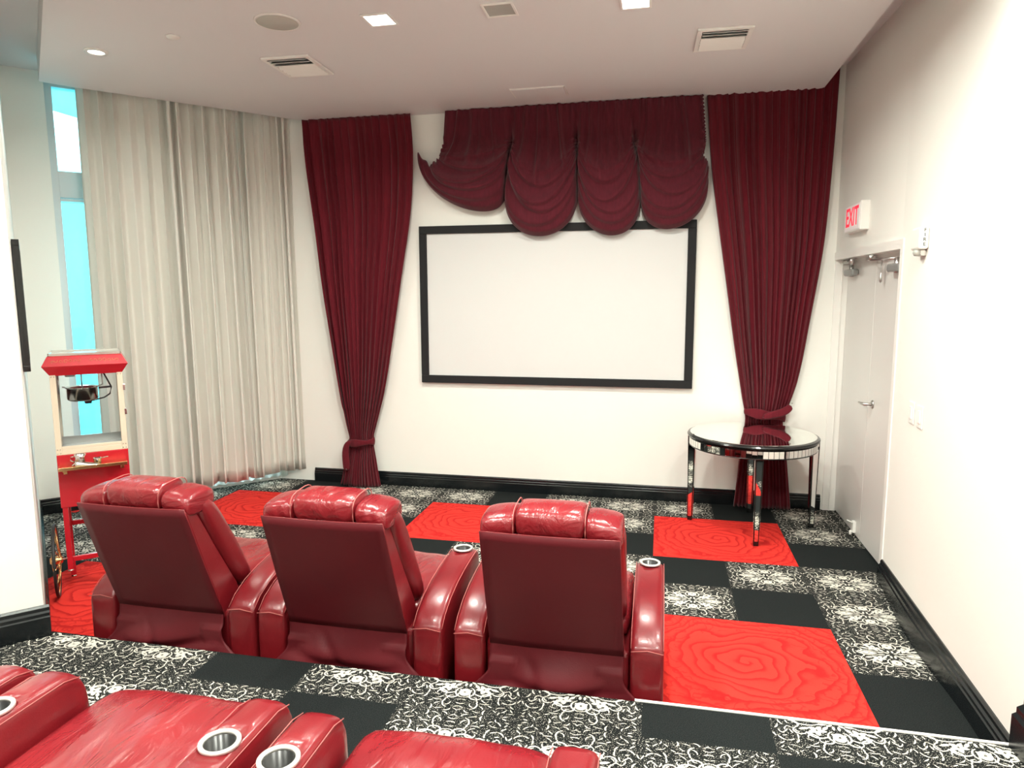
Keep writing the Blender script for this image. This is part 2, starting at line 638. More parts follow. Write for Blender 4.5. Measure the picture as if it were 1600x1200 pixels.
# ceiling: upper slab and the dropped panel
struct(MB().box(-6.4, XR + 0.15, BACKY, YW + 0.1, ZU, ZU + 0.1), 'ceiling', 'ceil')
S2 = [(-4.02, 2.073), (-3.98, YW), (0.245, YW), (0.255, BACKY + 0.02), (-3.2, BACKY + 0.02)]
e0 = Vector((-5.27, 0.65, 0))
e1 = e0 - B * 2.45
drop = [(-5.16, 0.81), (-4.02, 2.075), (-3.97, YW - 0.001), (0.245, YW - 0.001), (0.255, BACKY + 0.02), (-3.4, BACKY + 0.02), (e1.x - 0.1, e1.y - 0.6), (e1.x, e1.y), (e0.x, e0.y)]
struct(MB().prism(drop, ZS, ZU - 0.002), 'ceiling', 'ceil')

# ------------------------------------------------------------------ carpet
TW, TD = 0.4572, 0.4238


def damask():
    """one tile of the pattern as lists of convex polygons, (material, polygon); unit tile"""
    P = []
    prim = [0]
    rnd = random.Random(3)

    def blob(cx, cy, rx, ry, rot=0, n=12, lob=0, la=0.0, mi=1, point=0.0):
        pts = []
        for k in range(n):
            a = 2 * pi * k / n
            rr = 1 + la * cos(lob * a)
            x, y = rx * rr * cos(a), ry * rr * sin(a)
            if point: y *= (1 - abs(cos(a)) ** 3 * point)
            pts.append((cx + x * cos(rot) - y * sin(rot), cy + x * sin(rot) + y * cos(rot)))
        prim[0] += 1
        for k in range(n):
            P.append((mi, [(cx, cy), pts[k], pts[(k + 1) % n]], prim[0], cx == 0, cy == 0))

    def stroke(pts, w, mi=1):
        n = len(pts)
        L, R = [], []
        for i, (x, y) in enumerate(pts):
            a, b = pts[max(0, i - 1)], pts[min(n - 1, i + 1)]
            dx, dy = b[0] - a[0], b[1] - a[1]
            h = hypot(dx, dy) or 1
            t = i / (n - 1)
            ww = w * (0.35 + 0.65 * sin(pi * min(1, max(0, t * 0.9 + 0.08))))
            L.append((x - dy / h * ww, y + dx / h * ww))
            R.append((x + dy / h * ww, y - dx / h * ww))
        prim[0] += 1
        for i in range(n - 1):
            P.append((mi, [L[i], L[i + 1], R[i + 1], R[i]], prim[0], False, False))

    def arc(cx, cy, r, a0, a1, w, n=6, grow=0.0, sy=1.0):
        stroke([(cx + r * (1 + grow * k / n) * cos(radians(lerp(a0, a1, k / n))), cy + sy * r * (1 + grow * k / n) * sin(radians(lerp(a0, a1, k / n)))) for k in range(n + 1)], w)

    # --- quadrant motif (mirrored four ways)
    # upright almond on the y axis
    blob(0, 0.185, 0.052, 0.060, 0, 14)
    P_star = len(P)
    blob(0, 0.185, 0.013, 0.014, 0, 10, 5, 0.55, 0)
    arc(0, 0.18, 0.082, -62, 90, 0.0075, 9, 0.02, 1.0)
    arc(0.0, 0.13, 0.05, 10, 75, 0.010, 4)
    # long almond on the x axis
    blob(0.225, 0, 0.088, 0.036, 0, 16, point=0.9)
    blob(0.222, 0, 0.012, 0.009, 0, 10, 5, 0.5, 0)
    arc(0.225, -0.01, 0.115, 0, 160, 0.0075, 9, 0, 0.55)
    # star flower on the diagonal
    blob(0.155, 0.118, 0.060, 0.052, 0.5, 20, 5, 0.34)
    blob(0.155, 0.118, 0.011, 0.011, 0, 8, 4, 0.4, 0)
    arc(0.155, 0.130, 0.085, 25, 150, 0.009, 7, 0.1)
    # leaves and scrolls
    blob(0.245, 0.105, 0.048, 0.016, 0.35, 10, point=0.8)
    blob(0.085, 0.075, 0.040, 0.016, 0.9, 10, point=0.8)
    blob(0.045, 0.028, 0.028, 0.012, 0.55, 8, point=0.6)
    blob(0.10, 0.025, 0.034, 0.013, 0.15, 8, point=0.6)
    blob(0.02, 0.06, 0.012, 0.028, 0, 8)
    blob(0.215, 0.165, 0.030, 0.014, -0.4, 8, point=0.6)
    arc(0.285, 0.14, 0.045, -60, 170, 0.008, 6, 0.2)
    arc(0.10, 0.225, 0.05, 200, 20, 0.008, 6, 0.3)
    arc(0.20, 0.225, 0.05, 150, 380, 0.008, 7, -0.3)
    arc(0.33, 0.06, 0.045, 110, 300, 0.008, 6, 0.1)
    # --- loose curls in the border
    spots = []
    tries = 0
    while len(spots) < 40 and tries < 6000:
        tries += 1
        x, y = rnd.uniform(0.01, 0.485), rnd.uniform(0.01, 0.485)
        if (x / 0.36) ** 2 + (y / 0.285) ** 2 < 1: continue
        if any(hypot(x - a, y - b) < 0.042 for a, b in spots): continue
        spots.append((x, y))
    for x, y in spots:
        r = rnd.uniform(0.028, 0.13)
        ln = rnd.uniform(0.035, 0.085)
        a0 = rnd.uniform(0, 2 * pi)
        sg = rnd.choice((-1, 1))
        cx, cy = x - r * cos(a0), y - r * sin(a0)
        pts = [(cx + r * cos(a0 + sg * ln / r * (k / 4 - 0.5)), cy + r * sin(a0 + sg * ln / r * (k / 4 - 0.5))) for k in range(5)]
        pts = [(min(0.495, max(0, a)), min(0.495, max(0, b))) for a, b in pts]
        stroke(pts, rnd.uniform(0.004, 0.0075))
    full = []
    for mi, pg, pr, onx, ony in P:
        for sx in (1, -1):
            for sy in (1, -1):
                if (onx and sx < 0) or (ony and sy < 0): continue
                q = [(sx * a, sy * b) for a, b in pg]
                if sx * sy < 0: q.reverse()
                full.append((mi, q, pr * 4 + (sx > 0) * 2 + (sy > 0)))
    return full


DAM = damask()


def carpet(name, x0, y0, tx, ty, kinds, ztop, ymin, ymax, xmin, xmax, zbot, clipline=None):
    """kinds: dict (i, j) -> 'r' (with quadrant), 'b' or 'd'"""
    me_v, me_f, me_m, uvs = [], [], [], []

    def face(pts, z, mi, uv=None):
        b = len(me_v)
        for (x, y) in pts:
            me_v.append((x, y, z))
        me_f.append(list(range(b, b + len(pts))))
        me_m.append(mi)
        uvs.extend(uv or [(x, y) for x, y in pts])

    for (i, j), k in kinds.items():
        xa, xb = x0 + i * tx, x0 + (i + 1) * tx
        ya, yb = y0 + j * ty, y0 + (j + 1) * ty
        xa2, xb2 = max(xa, xmin), min(xb, xmax)
        ya2, yb2 = max(ya, ymin), min(yb, ymax)
        if xa2 >= xb2 or ya2 >= yb2: continue
        if k[0] == 'r':
            qx, qy = int(k[1]), int(k[2])
            U = lambda x, y: (0.5 * (qx + (x - xa) / tx), 0.5 * (qy + (y - ya) / ty))
            pts = [(xa2, ya2), (xb2, ya2), (xb2, yb2), (xa2, yb2)]
            face(pts, ztop, 2, [U(*p) for p in pts])
        else:
            pts = [(xa2, ya2), (xb2, ya2), (xb2, yb2), (xa2, yb2)]
            face(pts, ztop, 0 if k == 'b' else 1)
        if k == 'd':
            cx, cy = (xa + xb) / 2, (ya + yb) / 2
            for mi, pg, pr in DAM:
                q = [(cx + a * tx, cy + b * ty) for a, b in pg]
                if any(y < ya2 or y > yb2 or x < xa2 or x > xb2 for x, y in q):
                    continue
                face(q, ztop + (0.0006 + pr * 4e-6 if mi == 1 else 0.0022), 3 if mi == 1 else 1)
    # body under the pile
    b = len(me_v)
    for z in (zbot, ztop - 0.0008):
        for x, y in ((xmin, ymin), (xmax, ymin), (xmax, ymax), (xmin, ymax)):
            me_v.append((x, y, z))
    for f in ((3, 2, 1, 0), (4, 5, 6, 7), (0, 1, 5, 4), (1, 2, 6, 5), (2, 3, 7, 6), (3, 0, 4, 7)):
        me_f.append([b + q for q in f])
        me_m.append(0)
        uvs.extend([(0, 0)] * 4)
    me = bpy.data.meshes.new(name)
    me.from_pydata(me_v, [], me_f)
    for m in ('blackpile', 'dmgrey', 'rose', 'dmwhite'):
        me.materials.append(M[m])
    me.polygons.foreach_set('material_index', me_m)
    ul = me.uv_layers.new(name='UVMap')
    ul.data.foreach_set('uv', [c for uv in uvs for c in uv])
    me.update()
    o = bpy.data.objects.new(name, me)
    COL.objects.link(o)
    o['kind'] = 'structure'
    return o


kinds = {}
COLS = {0: 'dddbdddbbb', 3: 'ddbRRdbRRb', 2: 'dbdRRbdRRd', 1: 'ddddbddbdd'}
# rows from j = 6 down to j = -3; R marks a red rose
for i in range(-15, 2):
    c = i % 4
    for q, ch in enumerate(COLS[c]):
        j = 6 - q
        if ch == 'R':
            qx = 0 if c == 2 else 1
            qy = 1 if j in (3, -1) else 0
            kinds[(i, j)] = 'r%d%d' % (qx, qy)
        else:
            kinds[(i, j)] = ch
kinds[(0, 3)] = 'd'; kinds[(0, 4)] = 'd'; kinds[(0, 2)] = 'b'
for j, ch in zip(range(6, -4, -1), 'dddd' 'b' 'ddd' 'bb'):
    kinds[(0, j)] = ch
kinds[(-1, 5)] = kinds[(-1, 4)] = 'b'
kinds[(-5, 5)] = kinds[(-5, 4)] = 'b'
kinds[(-9, 4)] = 'b'
carpet('floor', 0, 0, TW, TD, kinds, 0.0, -1.27, YW, -6.6, 0.6, -0.1)
EDGE = -1.145
pk = {}
for i in range(-14, 4):
    for j in range(-12, 1):
        pk[(i, j)] = 'd'
# row 0 is the half row at the edge, columns count from x = -0.485
for i in (-6, -2, 2, -10): pk[(i + 0, 0)] = 'b'
pk = {}
for i in range(-14, 4):
    for j in range(-12, 1):
        c = (i + 1 + j) % 4      # shifts one column per row
        pk[(i, j)] = 'b' if (c == 0) else 'd'
PX0, PY0 = -0.478, -1.355
pf = carpet('floor', PX0, PY0, TW, TD, pk, ZP, BACKY, EDGE, -6.4, XR, -0.05)
struct(MB().box(-0.965, XE, EDGE, EDGE + 0.012, ZP - 0.035, ZP + 0.004), 'trim_1', 'white', 'thin white nosing along the edge of the raised platform')


# ------------------------------------------------------------------ baseboards
def baseboard(name, p, q, z, th=0.022, h=0.125, bulge=None):
    """profile swept from p to q, thickness to the right of p->q"""
    p, q = Vector(p), Vector(q)
    d = (q - p).normalized()
    n = Vector((d.y, -d.x, 0))
    prof = [(0, 0), (th, 0), (th, h * 0.62), (th * 0.8, h * 0.66), (th * 0.8, h * 0.76), (th * 0.5, h * 0.82), (th * 0.5, h * 0.93), (th * 0.25, h), (0, h)]
    mb = MB()
    N = 24 if bulge else 1
    rings = []
    for k in range(N + 1):
        t = k / N
        o = bulge(t) if bulge else 0
        base = p.lerp(q, t)
        rings.append([base + n * (a + o * (1 - b / h) * (1 if a > 0 else 0)) + Vector((0, 0, z + b)) for a, b in prof])
    mb.loft(rings, smooth=False)
    return struct(mb, name, 'black_base')


baseboard('baseboard_screen', (-4.05, YW, 0), (0.388, YW, 0), 0.0)
baseboard('baseboard_right', (xwall(0.72), 0.72, 0), (XE, EDGE + 0.014, 0), 0.0, 0.028, 0.135, bulge=lambda t: 0.035 * sin(pi * min(1, t * 1.25)) ** 2)
baseboard('baseboard_right_rear', (XE, EDGE - 0.002, 0), (XE, BACKY, 0), ZP, 0.066, 0.195)
baseboard('baseboard_left_near', C1 - A * 3.0, C1 + A * 0.02, ZP, 0.022, 0.145)
baseboard('baseboard_left', C1 + B * 0.01, FAR, 0.0, 0.018, 0.13)
baseboard('baseboard_window', FAR, FAR + A * PIER, 0.0, 0.02, 0.125)


# ------------------------------------------------------------------ drapes and red curtains
def drape(name, s0, s1, label, nf, seed, zb, lean0=0.0, lean1=0.0, back=0.0):
    """pleated full-height cloth hanging in front of the window, s measured along the window wall from the drop edge"""
    P0 = Vector((-5.20, 0.80, 0)) + NA * (0.05 + back)
    D = (Vector((-4.03, 2.085, 0)) - Vector((-5.16, 0.84, 0))).normalized()
    Nn = Vector((-D.y, D.x, 0))
    rnd = random.Random(seed)
    # irregular pleats: cumulative widths
    ws = [rnd.uniform(0.55, 1.5) for _ in range(nf)]
    tot = sum(ws)
    cum = [0]
    for q in ws: cum.append(cum[-1] + q / tot)
    am = [rnd.uniform(0.6, 1.25) for _ in range(nf)]
    dr = [rnd.uniform(-0.5, 0.5) for _ in range(nf + 1)]
    hem = [rnd.uniform(-0.02, 0.03) for _ in range(nf + 1)]

    def fn(u, v):
        z = lerp(zb, ZU - 0.005, v)
        # position in pleat space
        k = max(i for i in range(nf) if cum[i] <= u + 1e-9)
        f = (u - cum[k]) / (cum[k + 1] - cum[k])
        wob = lerp(dr[k], dr[k + 1], f) * 0.05 * (1 - v)
        s = lerp(s0 + lean0 * (1 - v), s1 + lean1 * (1 - v), u) + wob * 0.4
        a = am[k] * lerp(0.056, 0.046, v) * (0.7 if back else 1.0)
        # soft rolls with tight valleys
        off = a * (abs(sin(pi * f)) ** 0.9) * 2 - a + 0.006 * sin(9 * u + 4 * v)
        zz = z + (lerp(hem[k], hem[k + 1], f) + 0.012 * sin(pi * f)) * (1 - v) ** 8
        p = P0 + D * (s + 0.02 * sin(2 * pi * f) * am[k]) - Nn * off
        return (p.x, p.y, zz)
    mb = MB().grid(fn, nf * 14, 30)
    o = mb.build(name, 'drape', solid=0.004)
    return tag(o, label, 'curtain')


drape('drape', 0.07, 1.204, 'wide beige pleated drape covering most of the window, left of the narrow one', 13, 5, 0.10, 0.0, 0.02)
drape('drape', 1.190, 1.70, 'narrow bunched beige drape at the right end of the window beside the crimson curtain', 8, 11, 0.09, 0.0, 0.03, 0.09)


def liner():
    P0 = Vector((-5.20, 0.80, 0)) + NA * 0.27
    D = A
    Nn = NA

    def fn(u, v):
        s = lerp(0.22, 1.72, u)
        p = P0 + D * s + Nn * 0.022 * sin(u * 120)
        return (p.x, p.y, lerp(0.04, ZU - 0.01, v))
    o = MB().grid(fn, 200, 4).build('sheer_curtain', 'sheer')
    tag(o, 'white sheer curtain glowing with daylight behind the hems of the beige drapes', 'curtain')


liner()


def tied_curtain(name, L, R, ztie, nf, label, group, ymid, amp, seed, ythin):
    """L, R: outlines as (z, x) ascending"""
    rnd = random.Random(seed)
    Lz, Lx = [a for a, b in L], [b for a, b in L]
    Rz, Rx = [a for a, b in R], [b for a, b in R]
    z0, z1 = min(Lz[0], Rz[0]), max(Lz[-1], Rz[-1])
    ph = [rnd.uniform(-0.25, 0.25) for _ in range(nf + 1)]
    am = [rnd.uniform(0.6, 1.3) for _ in range(nf + 1)]
    wtop = Rx[-1] - Lx[-1]

    def fn(u, v):
        # slightly different hem heights left and right
        zL, zR = lerp(Lz[0], Lz[-1], v), lerp(Rz[0], Rz[-1], v)
        xl, xr = sinterp(Lz, Lx, zL), sinterp(Rz, Rx, zR)
        z = lerp(zL, zR, u)
        w_ = xr - xl
        comp = min(1.0, w_ / wtop)
        k = u * nf
        i = min(nf - 1, int(k))
        f = k - i
        p = lerp(ph[i], ph[i + 1], smooth(f))
        a = lerp(am[i], am[i + 1], f)
        th = 2 * pi * (k + p)
        yth = lerp(ythin, ymid, smooth((comp - 0.15) / 0.5)) if z > ztie else lerp(ythin, ymid - 0.02, smooth((ztie - z) / 0.5))
        A_ = amp * a * (0.62 + 0.3 * (1 - comp)) * (0.75 if z < ztie + 0.3 else 1.0) * (1 - 0.5 * smooth((z - z1 + 0.25) / 0.25))
        pinch = exp(-((z - ztie) / 0.07) ** 2)
        # body of cloth is rounder near the tie
        rnd_ = 0.045 * (1 - comp) * sin(pi * u)
        if z < ztie: rnd_ = (0.02 + 0.055 * sin(pi * u) * smooth((ztie - z) / 0.3)) * (1.0 if ztie < 0.6 else 0.35)
        y = yth - rnd_ - A_ * (1 - 0.6 * pinch) * (sin(th) + 0.35 * sin(2 * th + 1.3 * i))
        x = lerp(xl, xr, u) + 0.35 * A_ * cos(th) * (1 if 0.02 < u < 0.98 else 0)
        y = min(y, YW - 0.006 if z > 0.14 else YW - 0.03)
        return (x, y, z)
    root = thing(name, label, 'curtain', ((Lx[0] + Rx[0]) / 2, ymid, z0), 0, group)
    mb = MB()
    mb.T = Matrix.Translation((-root.location.x, -root.location.y, -root.location.z))
    mb.grid(fn, nf * 10, 90)
    mb.build('curtain_cloth', 'velvet', root, solid=0.003)
    return root, fn


c1L = [(0.012, -3.73), (0.12, -3.705), (0.25, -3.685), (0.41, -3.655), (0.62, -3.685), (0.82, -3.72), (1.28, -3.783), (1.80, -3.853), (2.36, -3.91), (2.80, -3.962), (3.246, -3.996)]
c1R = [(0.012, -3.345), (0.24, -3.392), (0.45, -3.425), (0.55, -3.40), (0.89, -3.302), (1.35, -3.21), (1.90, -3.112), (2.44, -3.017), (2.92, -2.985), (3.246, -3.003)]
c2L = [(0.012, -0.285), (0.28, -0.262), (0.50, -0.244), (0.72, -0.215), (0.92, -0.25), (1.325, -0.324), (1.83, -0.405), (2.32, -0.485), (2.71, -0.545), (3.246, -0.595)]
c2R = [(0.012, 0.155), (0.28, 0.125), (0.45, 0.108), (0.745, 0.072), (0.825, 0.106), (1.08, 0.174), (1.53, 0.236), (2.11, 0.307), (2.81, 0.340), (3.415, 0.352)]
GC = 'crimson curtains tied back either side of the screen'
t1, f1 = tied_curtain('curtain', c1L, c1R, 0.43, 14, 'crimson floor-length curtain tied low near the floor, left of the screen', GC, 2.055, 0.032, 2, 2.07)
t2, f2 = tied_curtain('curtain', c2L, c2R, 0.74, 15, 'crimson floor-length curtain tied at table height, right of the screen behind the mirrored table', GC, 2.075, 0.030, 9, 2.105)


def tie(root, xc, yc, zc, wx, wy, h, tilt, tail, mirror=1):
    """fabric band around the gathered cloth, knot and hanging tail"""
    mb = MB()
    mb.T = Matrix.Translation((-root.location.x, -root.location.y, -root.location.z))
    rings = []
    N = 28
    for k in range(N):
        a = 2 * pi * k / N
        x, y = xc + wx * cos(a), yc + wy * sin(a)
        y = min(y, YW - 0.012)
        zz = zc + tilt * cos(a)
        dx, dy = cos(a), sin(a)
        if y > YW - 0.015: dy = -0.0
        hh = h * (0.85 + 0.25 * sin(3 * a + 1))
        rings.append([(x + dx * 0.004, y + dy * 0.004, zz - hh / 2), (x + dx * 0.010, y + dy * 0.012, zz - hh * 0.2), (x + dx * 0.011, y + dy * 0.012, zz + hh * 0.2),
                      (x + dx * 0.004, y + dy * 0.004, zz + hh / 2), (x - dx * 0.003, y - dy * 0.003, zz + hh / 2 - 0.004), (x - dx * 0.003, y - dy * 0.003, zz - hh / 2 + 0.004)])
    mb.loft(rings, loop=True)
    o = mb.build('tie_band', 'velvet', root, sub=1)
    # knot and tail
    mb = MB()
    mb.T = Matrix.Translation((-root.location.x, -root.location.y, -root.location.z))
    pts, wd = tail
    rings = []
    for (x, y, z), w_, (ax, az) in zip(pts, wd, [t[3:] for t in tail[2]]) if False else []:
        pass
    for k, ((x, y, z), w_) in enumerate(zip(pts, wd)):
        a, b = pts[max(0, k - 1)], pts[min(len(pts) - 1, k + 1)]
        d = Vector((b[0] - a[0], 0, b[2] - a[2])).normalized()
        s = Vector((-d.z, 0, d.x)) * w_ / 2
        c = Vector((x, y, z))
        n = Vector((0, -0.006, 0))
        rings.append([c - s, c - s * 0.5 + n * 1.6, c + n * 0.9, c + s * 0.5 + n * 1.7, c + s, c + s * 0.5 - n * 0.3, c - s * 0.5 - n * 0.3])
    mb.loft(rings)
    t = mb.build('tie_tail', 'velvet', root, sub=1)
    mb = MB()
    mb.T = Matrix.Translation((-root.location.x, -root.location.y, -root.location.z))
    e = pts[-1]
    mb.lathe([(0.0005, -0.004), (0.005, -0.003), (0.005, 0.001), (0.0005, 0.001)], (e[0], e[1] - 0.012, e[2] + 0.02), 10, axis='y')
    mb.build('snap_button', 'steel', t)


tie(t1, -3.54, 2.045, 0.41, 0.125, 0.062, 0.075, 0.012,
    ([(-3.60, 1.972, 0.43), (-3.635, 1.963, 0.41), (-3.655, 1.966, 0.36), (-3.66, 1.968, 0.29), (-3.655, 1.970, 0.21), (-3.652, 1.972, 0.15)],
     [0.03, 0.06, 0.075, 0.085, 0.085, 0.085]))
tie(t2, -0.07, 2.08, 0.775, 0.152, 0.047, 0.085, -0.02,
    ([(-0.10, 2.005, 0.76), (-0.03, 2.0, 0.785), (0.04, 2.0, 0.80), (0.085, 2.005, 0.825), (0.12, 2.02, 0.86)],
     [0.05, 0.07, 0.075, 0.075, 0.065]))


def swags():
    gx = [(-2.692, -2.714, -2.744, -2.829, -2.961), (-2.143, -2.136, -2.140, -2.165, -2.199), (-1.607, -1.596, -1.592, -1.588, -1.587),
          (-1.150, -1.140, -1.128, -1.100, -1.080), (-0.633, -0.605, -0.612, -0.572, -0.567)]
    gz = [(3.245, 2.973, 2.872, 2.805, 2.945), (3.245, 2.985, 2.93, 2.83, 2.558), (3.245, 2.965, 2.91, 2.81, 2.538),
          (3.245, 2.94, 2.88, 2.78, 2.492), (3.245, 2.93, 2.80, 2.73, 2.562)]
    T = [0.0, 0.30, 0.58, 0.84, 1.0]
    zbot = [2.455, 2.21, 2.205, 2.245]
    rnd = random.Random(4)
    pl = [[((i + rnd.uniform(0.25, 0.75)) / 6.0, rnd.uniform(0.025, 0.05), rnd.uniform(0.5, 1.2)) for i in range(6)] for _ in range(4)]
    sk = [0.5, -0.1, 0.25, -0.35]
    rd = [[(c + rnd.uniform(-0.02, 0.02), w_, a * rnd.uniform(0.75, 1.2), rnd.uniform(-0.10, 0.10)) for c, w_, a in ((0.50, 0.075, 0.7), (0.62, 0.065, 1.0), (0.735, 0.06, 1.0), (0.83, 0.055, 0.9), (0.915, 0.05, 0.7))] for _ in range(4)]

    def col(k, t):
        if k == 0:
            i = interp(list(zip(T, gx[0], gz[0])), t)
            return i[0], i[1]
        return sinterp(T, gx[k], t), sinterp(T, gz[k], t)

    def fn(u, v):
        t = 1 - v
        s = u * 4
        k = min(3, int(s))
        f = s - k
        xa, za = col(k, t)
        xb, zb = col(k + 1, t)
        fe = lerp(f, 0.5 - 0.5 * cos(pi * f), smooth(t) * 0.9)
        x = lerp(xa, xb, fe)
        sn = max(0.0, sin(pi * f))
        prof = sn ** lerp(1.35, 0.80, smooth((t - 0.4) / 0.6))
        z0a, z0b = gz[k][-1], gz[k + 1][-1]
        zmid = 3.245 - (3.245 - zbot[k]) * t
        z = lerp(za, zb, f) + (zmid - (za + zb) / 2) * prof
        x += 0.07 * sk[k] * sn ** 1.5 * t ** 1.5
        e = sn
        # upright pleats, gathered at the heading
        top = 0.0
        for (c, w_, a) in pl[k]:
            q = (f - c - 0.25 * (c - 0.5) * t) / w_
            top += a * exp(-q * q)
        top = 0.046 * top * (0.55 + 0.6 * t) * (0.3 + 0.7 * min(1, e * 1.8)) * (1 - smooth((t - 0.42) / 0.28))
        top += 0.005 * sin(u * 260) * (1 - smooth(t / 0.12))
        # sweeping folds: slow rise, sharp under-cut
        ridge = 0.0
        for (c, w_, a, sl) in rd[k]:
            q = (t - c - (f - 0.5) * sl) / w_
            ridge += a * (exp(-q * q) if q < 0 else exp(-(q / 0.32) ** 2))
        low = smooth((t - 0.36) / 0.2)
        bulge = 0.10 * sin(pi * min(1.0, max(0, (t - 0.25) / 0.75) ** 1.2 * 0.85)) * (e ** 0.5)
        y = 2.040 - top - bulge - 0.040 * ridge * low * (0.12 + 0.88 * e ** 0.7)
        dcord = min(f, 1 - f)
        inner = 1 if 0.4 < s < 3.6 else 0
        y += 0.045 * exp(-(dcord / 0.040) ** 2) * smooth((t - 0.06) * 4) * inner
        ru = exp(-(dcord / 0.07) ** 2) * smooth((t - 0.14) / 0.2)
        z += 0.009 * ru * sin(t * 80 + k * 2)
        y -= 0.014 * ru * sin(t * 62 + 1.3 * k)
        if t > 0.97:
            y += (t - 0.97) / 0.03 * 0.05
        y = min(y, YW - 0.012)
        return (x, y, z)
    root = thing('swag_valance', 'burgundy valance gathered into four drooping swags above the projection screen', 'valance', (-1.66, 2.05, 3.245))
    mb = MB()
    mb.T = Matrix.Translation((1.66, -2.05, -3.245))
    mb.grid(fn, 480, 170)
    mb.build('swag_cloth', 'swag', root, solid=0.003)
    mb = MB()
    mb.T = Matrix.Translation((1.66, -2.05, -3.245))
    # ruffled cord at the free right edge
    pts = []
    for i in range(90):
        t = i / 89 * 0.62
        x, z = col(4, t * 0.9)
        pts.append((x + 0.007 * sin(i * 1.6), 2.03 + 0.006 * cos(i * 1.6), z))
    mb.tube(pts, 0.007, 6)
    mb.build('ruffled_edge', 'swag', root)


swags()

# ------------------------------------------------------------------ projection screen
sx0, sx1, sz0, sz1 = -2.9629, -0.6389, 0.9634, 2.3181
t = thing('projection_screen', 'large blank white projection screen in a black frame on the wall', 'screen', ((sx0 + sx1) / 2, YW - 0.001, sz0))
ox, oy, oz = t.location
mb = MB()
mb.T = Matrix.Translation((-ox, -oy, -oz))
fw = 0.066
for a in ((sx0, sx1, sz0, sz0 + fw), (sx0, sx1, sz1 - fw, sz1), (sx0, sx0 + fw, sz0 + fw, sz1 - fw), (sx1 - fw, sx1, sz0 + fw, sz1 - fw)):
    mb.box(a[0], a[1], YW - 0.042, YW - 0.004, a[2], a[3])
mb.build('screen_frame', 'black_velvet', t, bevel=0.004)
mb = MB()
mb.T = Matrix.Translation((-ox, -oy, -oz))
mb.box(sx0 + fw - 0.003, sx1 - fw + 0.003, YW - 0.024, YW - 0.018, sz0 + fw - 0.003, sz1 - fw + 0.003)
mb.build('screen_surface', 'screen', t)


# ------------------------------------------------------------------ recliners
def carve(arm, x, y, z0, xs):
    """sink a round well into the top of the armrest"""
    n = 32
    m_ = MB()
    m_.lathe([(0.0385, 0.0), (0.0385, 0.2)], (0, 0, z0), n)
    m_.v = [(x + a / xs, y + b, c) for a, b, c in m_.v]
    cut = m_.build('cutter', 'leather')
    bo = arm.modifiers.new('well', 'BOOLEAN')
    bo.operation = 'DIFFERENCE'
    bo.solver = 'EXACT'
    bo.object = cut
    dg = bpy.context.evaluated_depsgraph_get()
    dg.update()
    me = bpy.data.meshes.new_from_object(arm.evaluated_get(dg))
    me.name = 'armrest'
    arm.modifiers.clear()
    arm.data = me
    COL.objects.unlink(cut)
    bpy.data.objects.remove(cut)


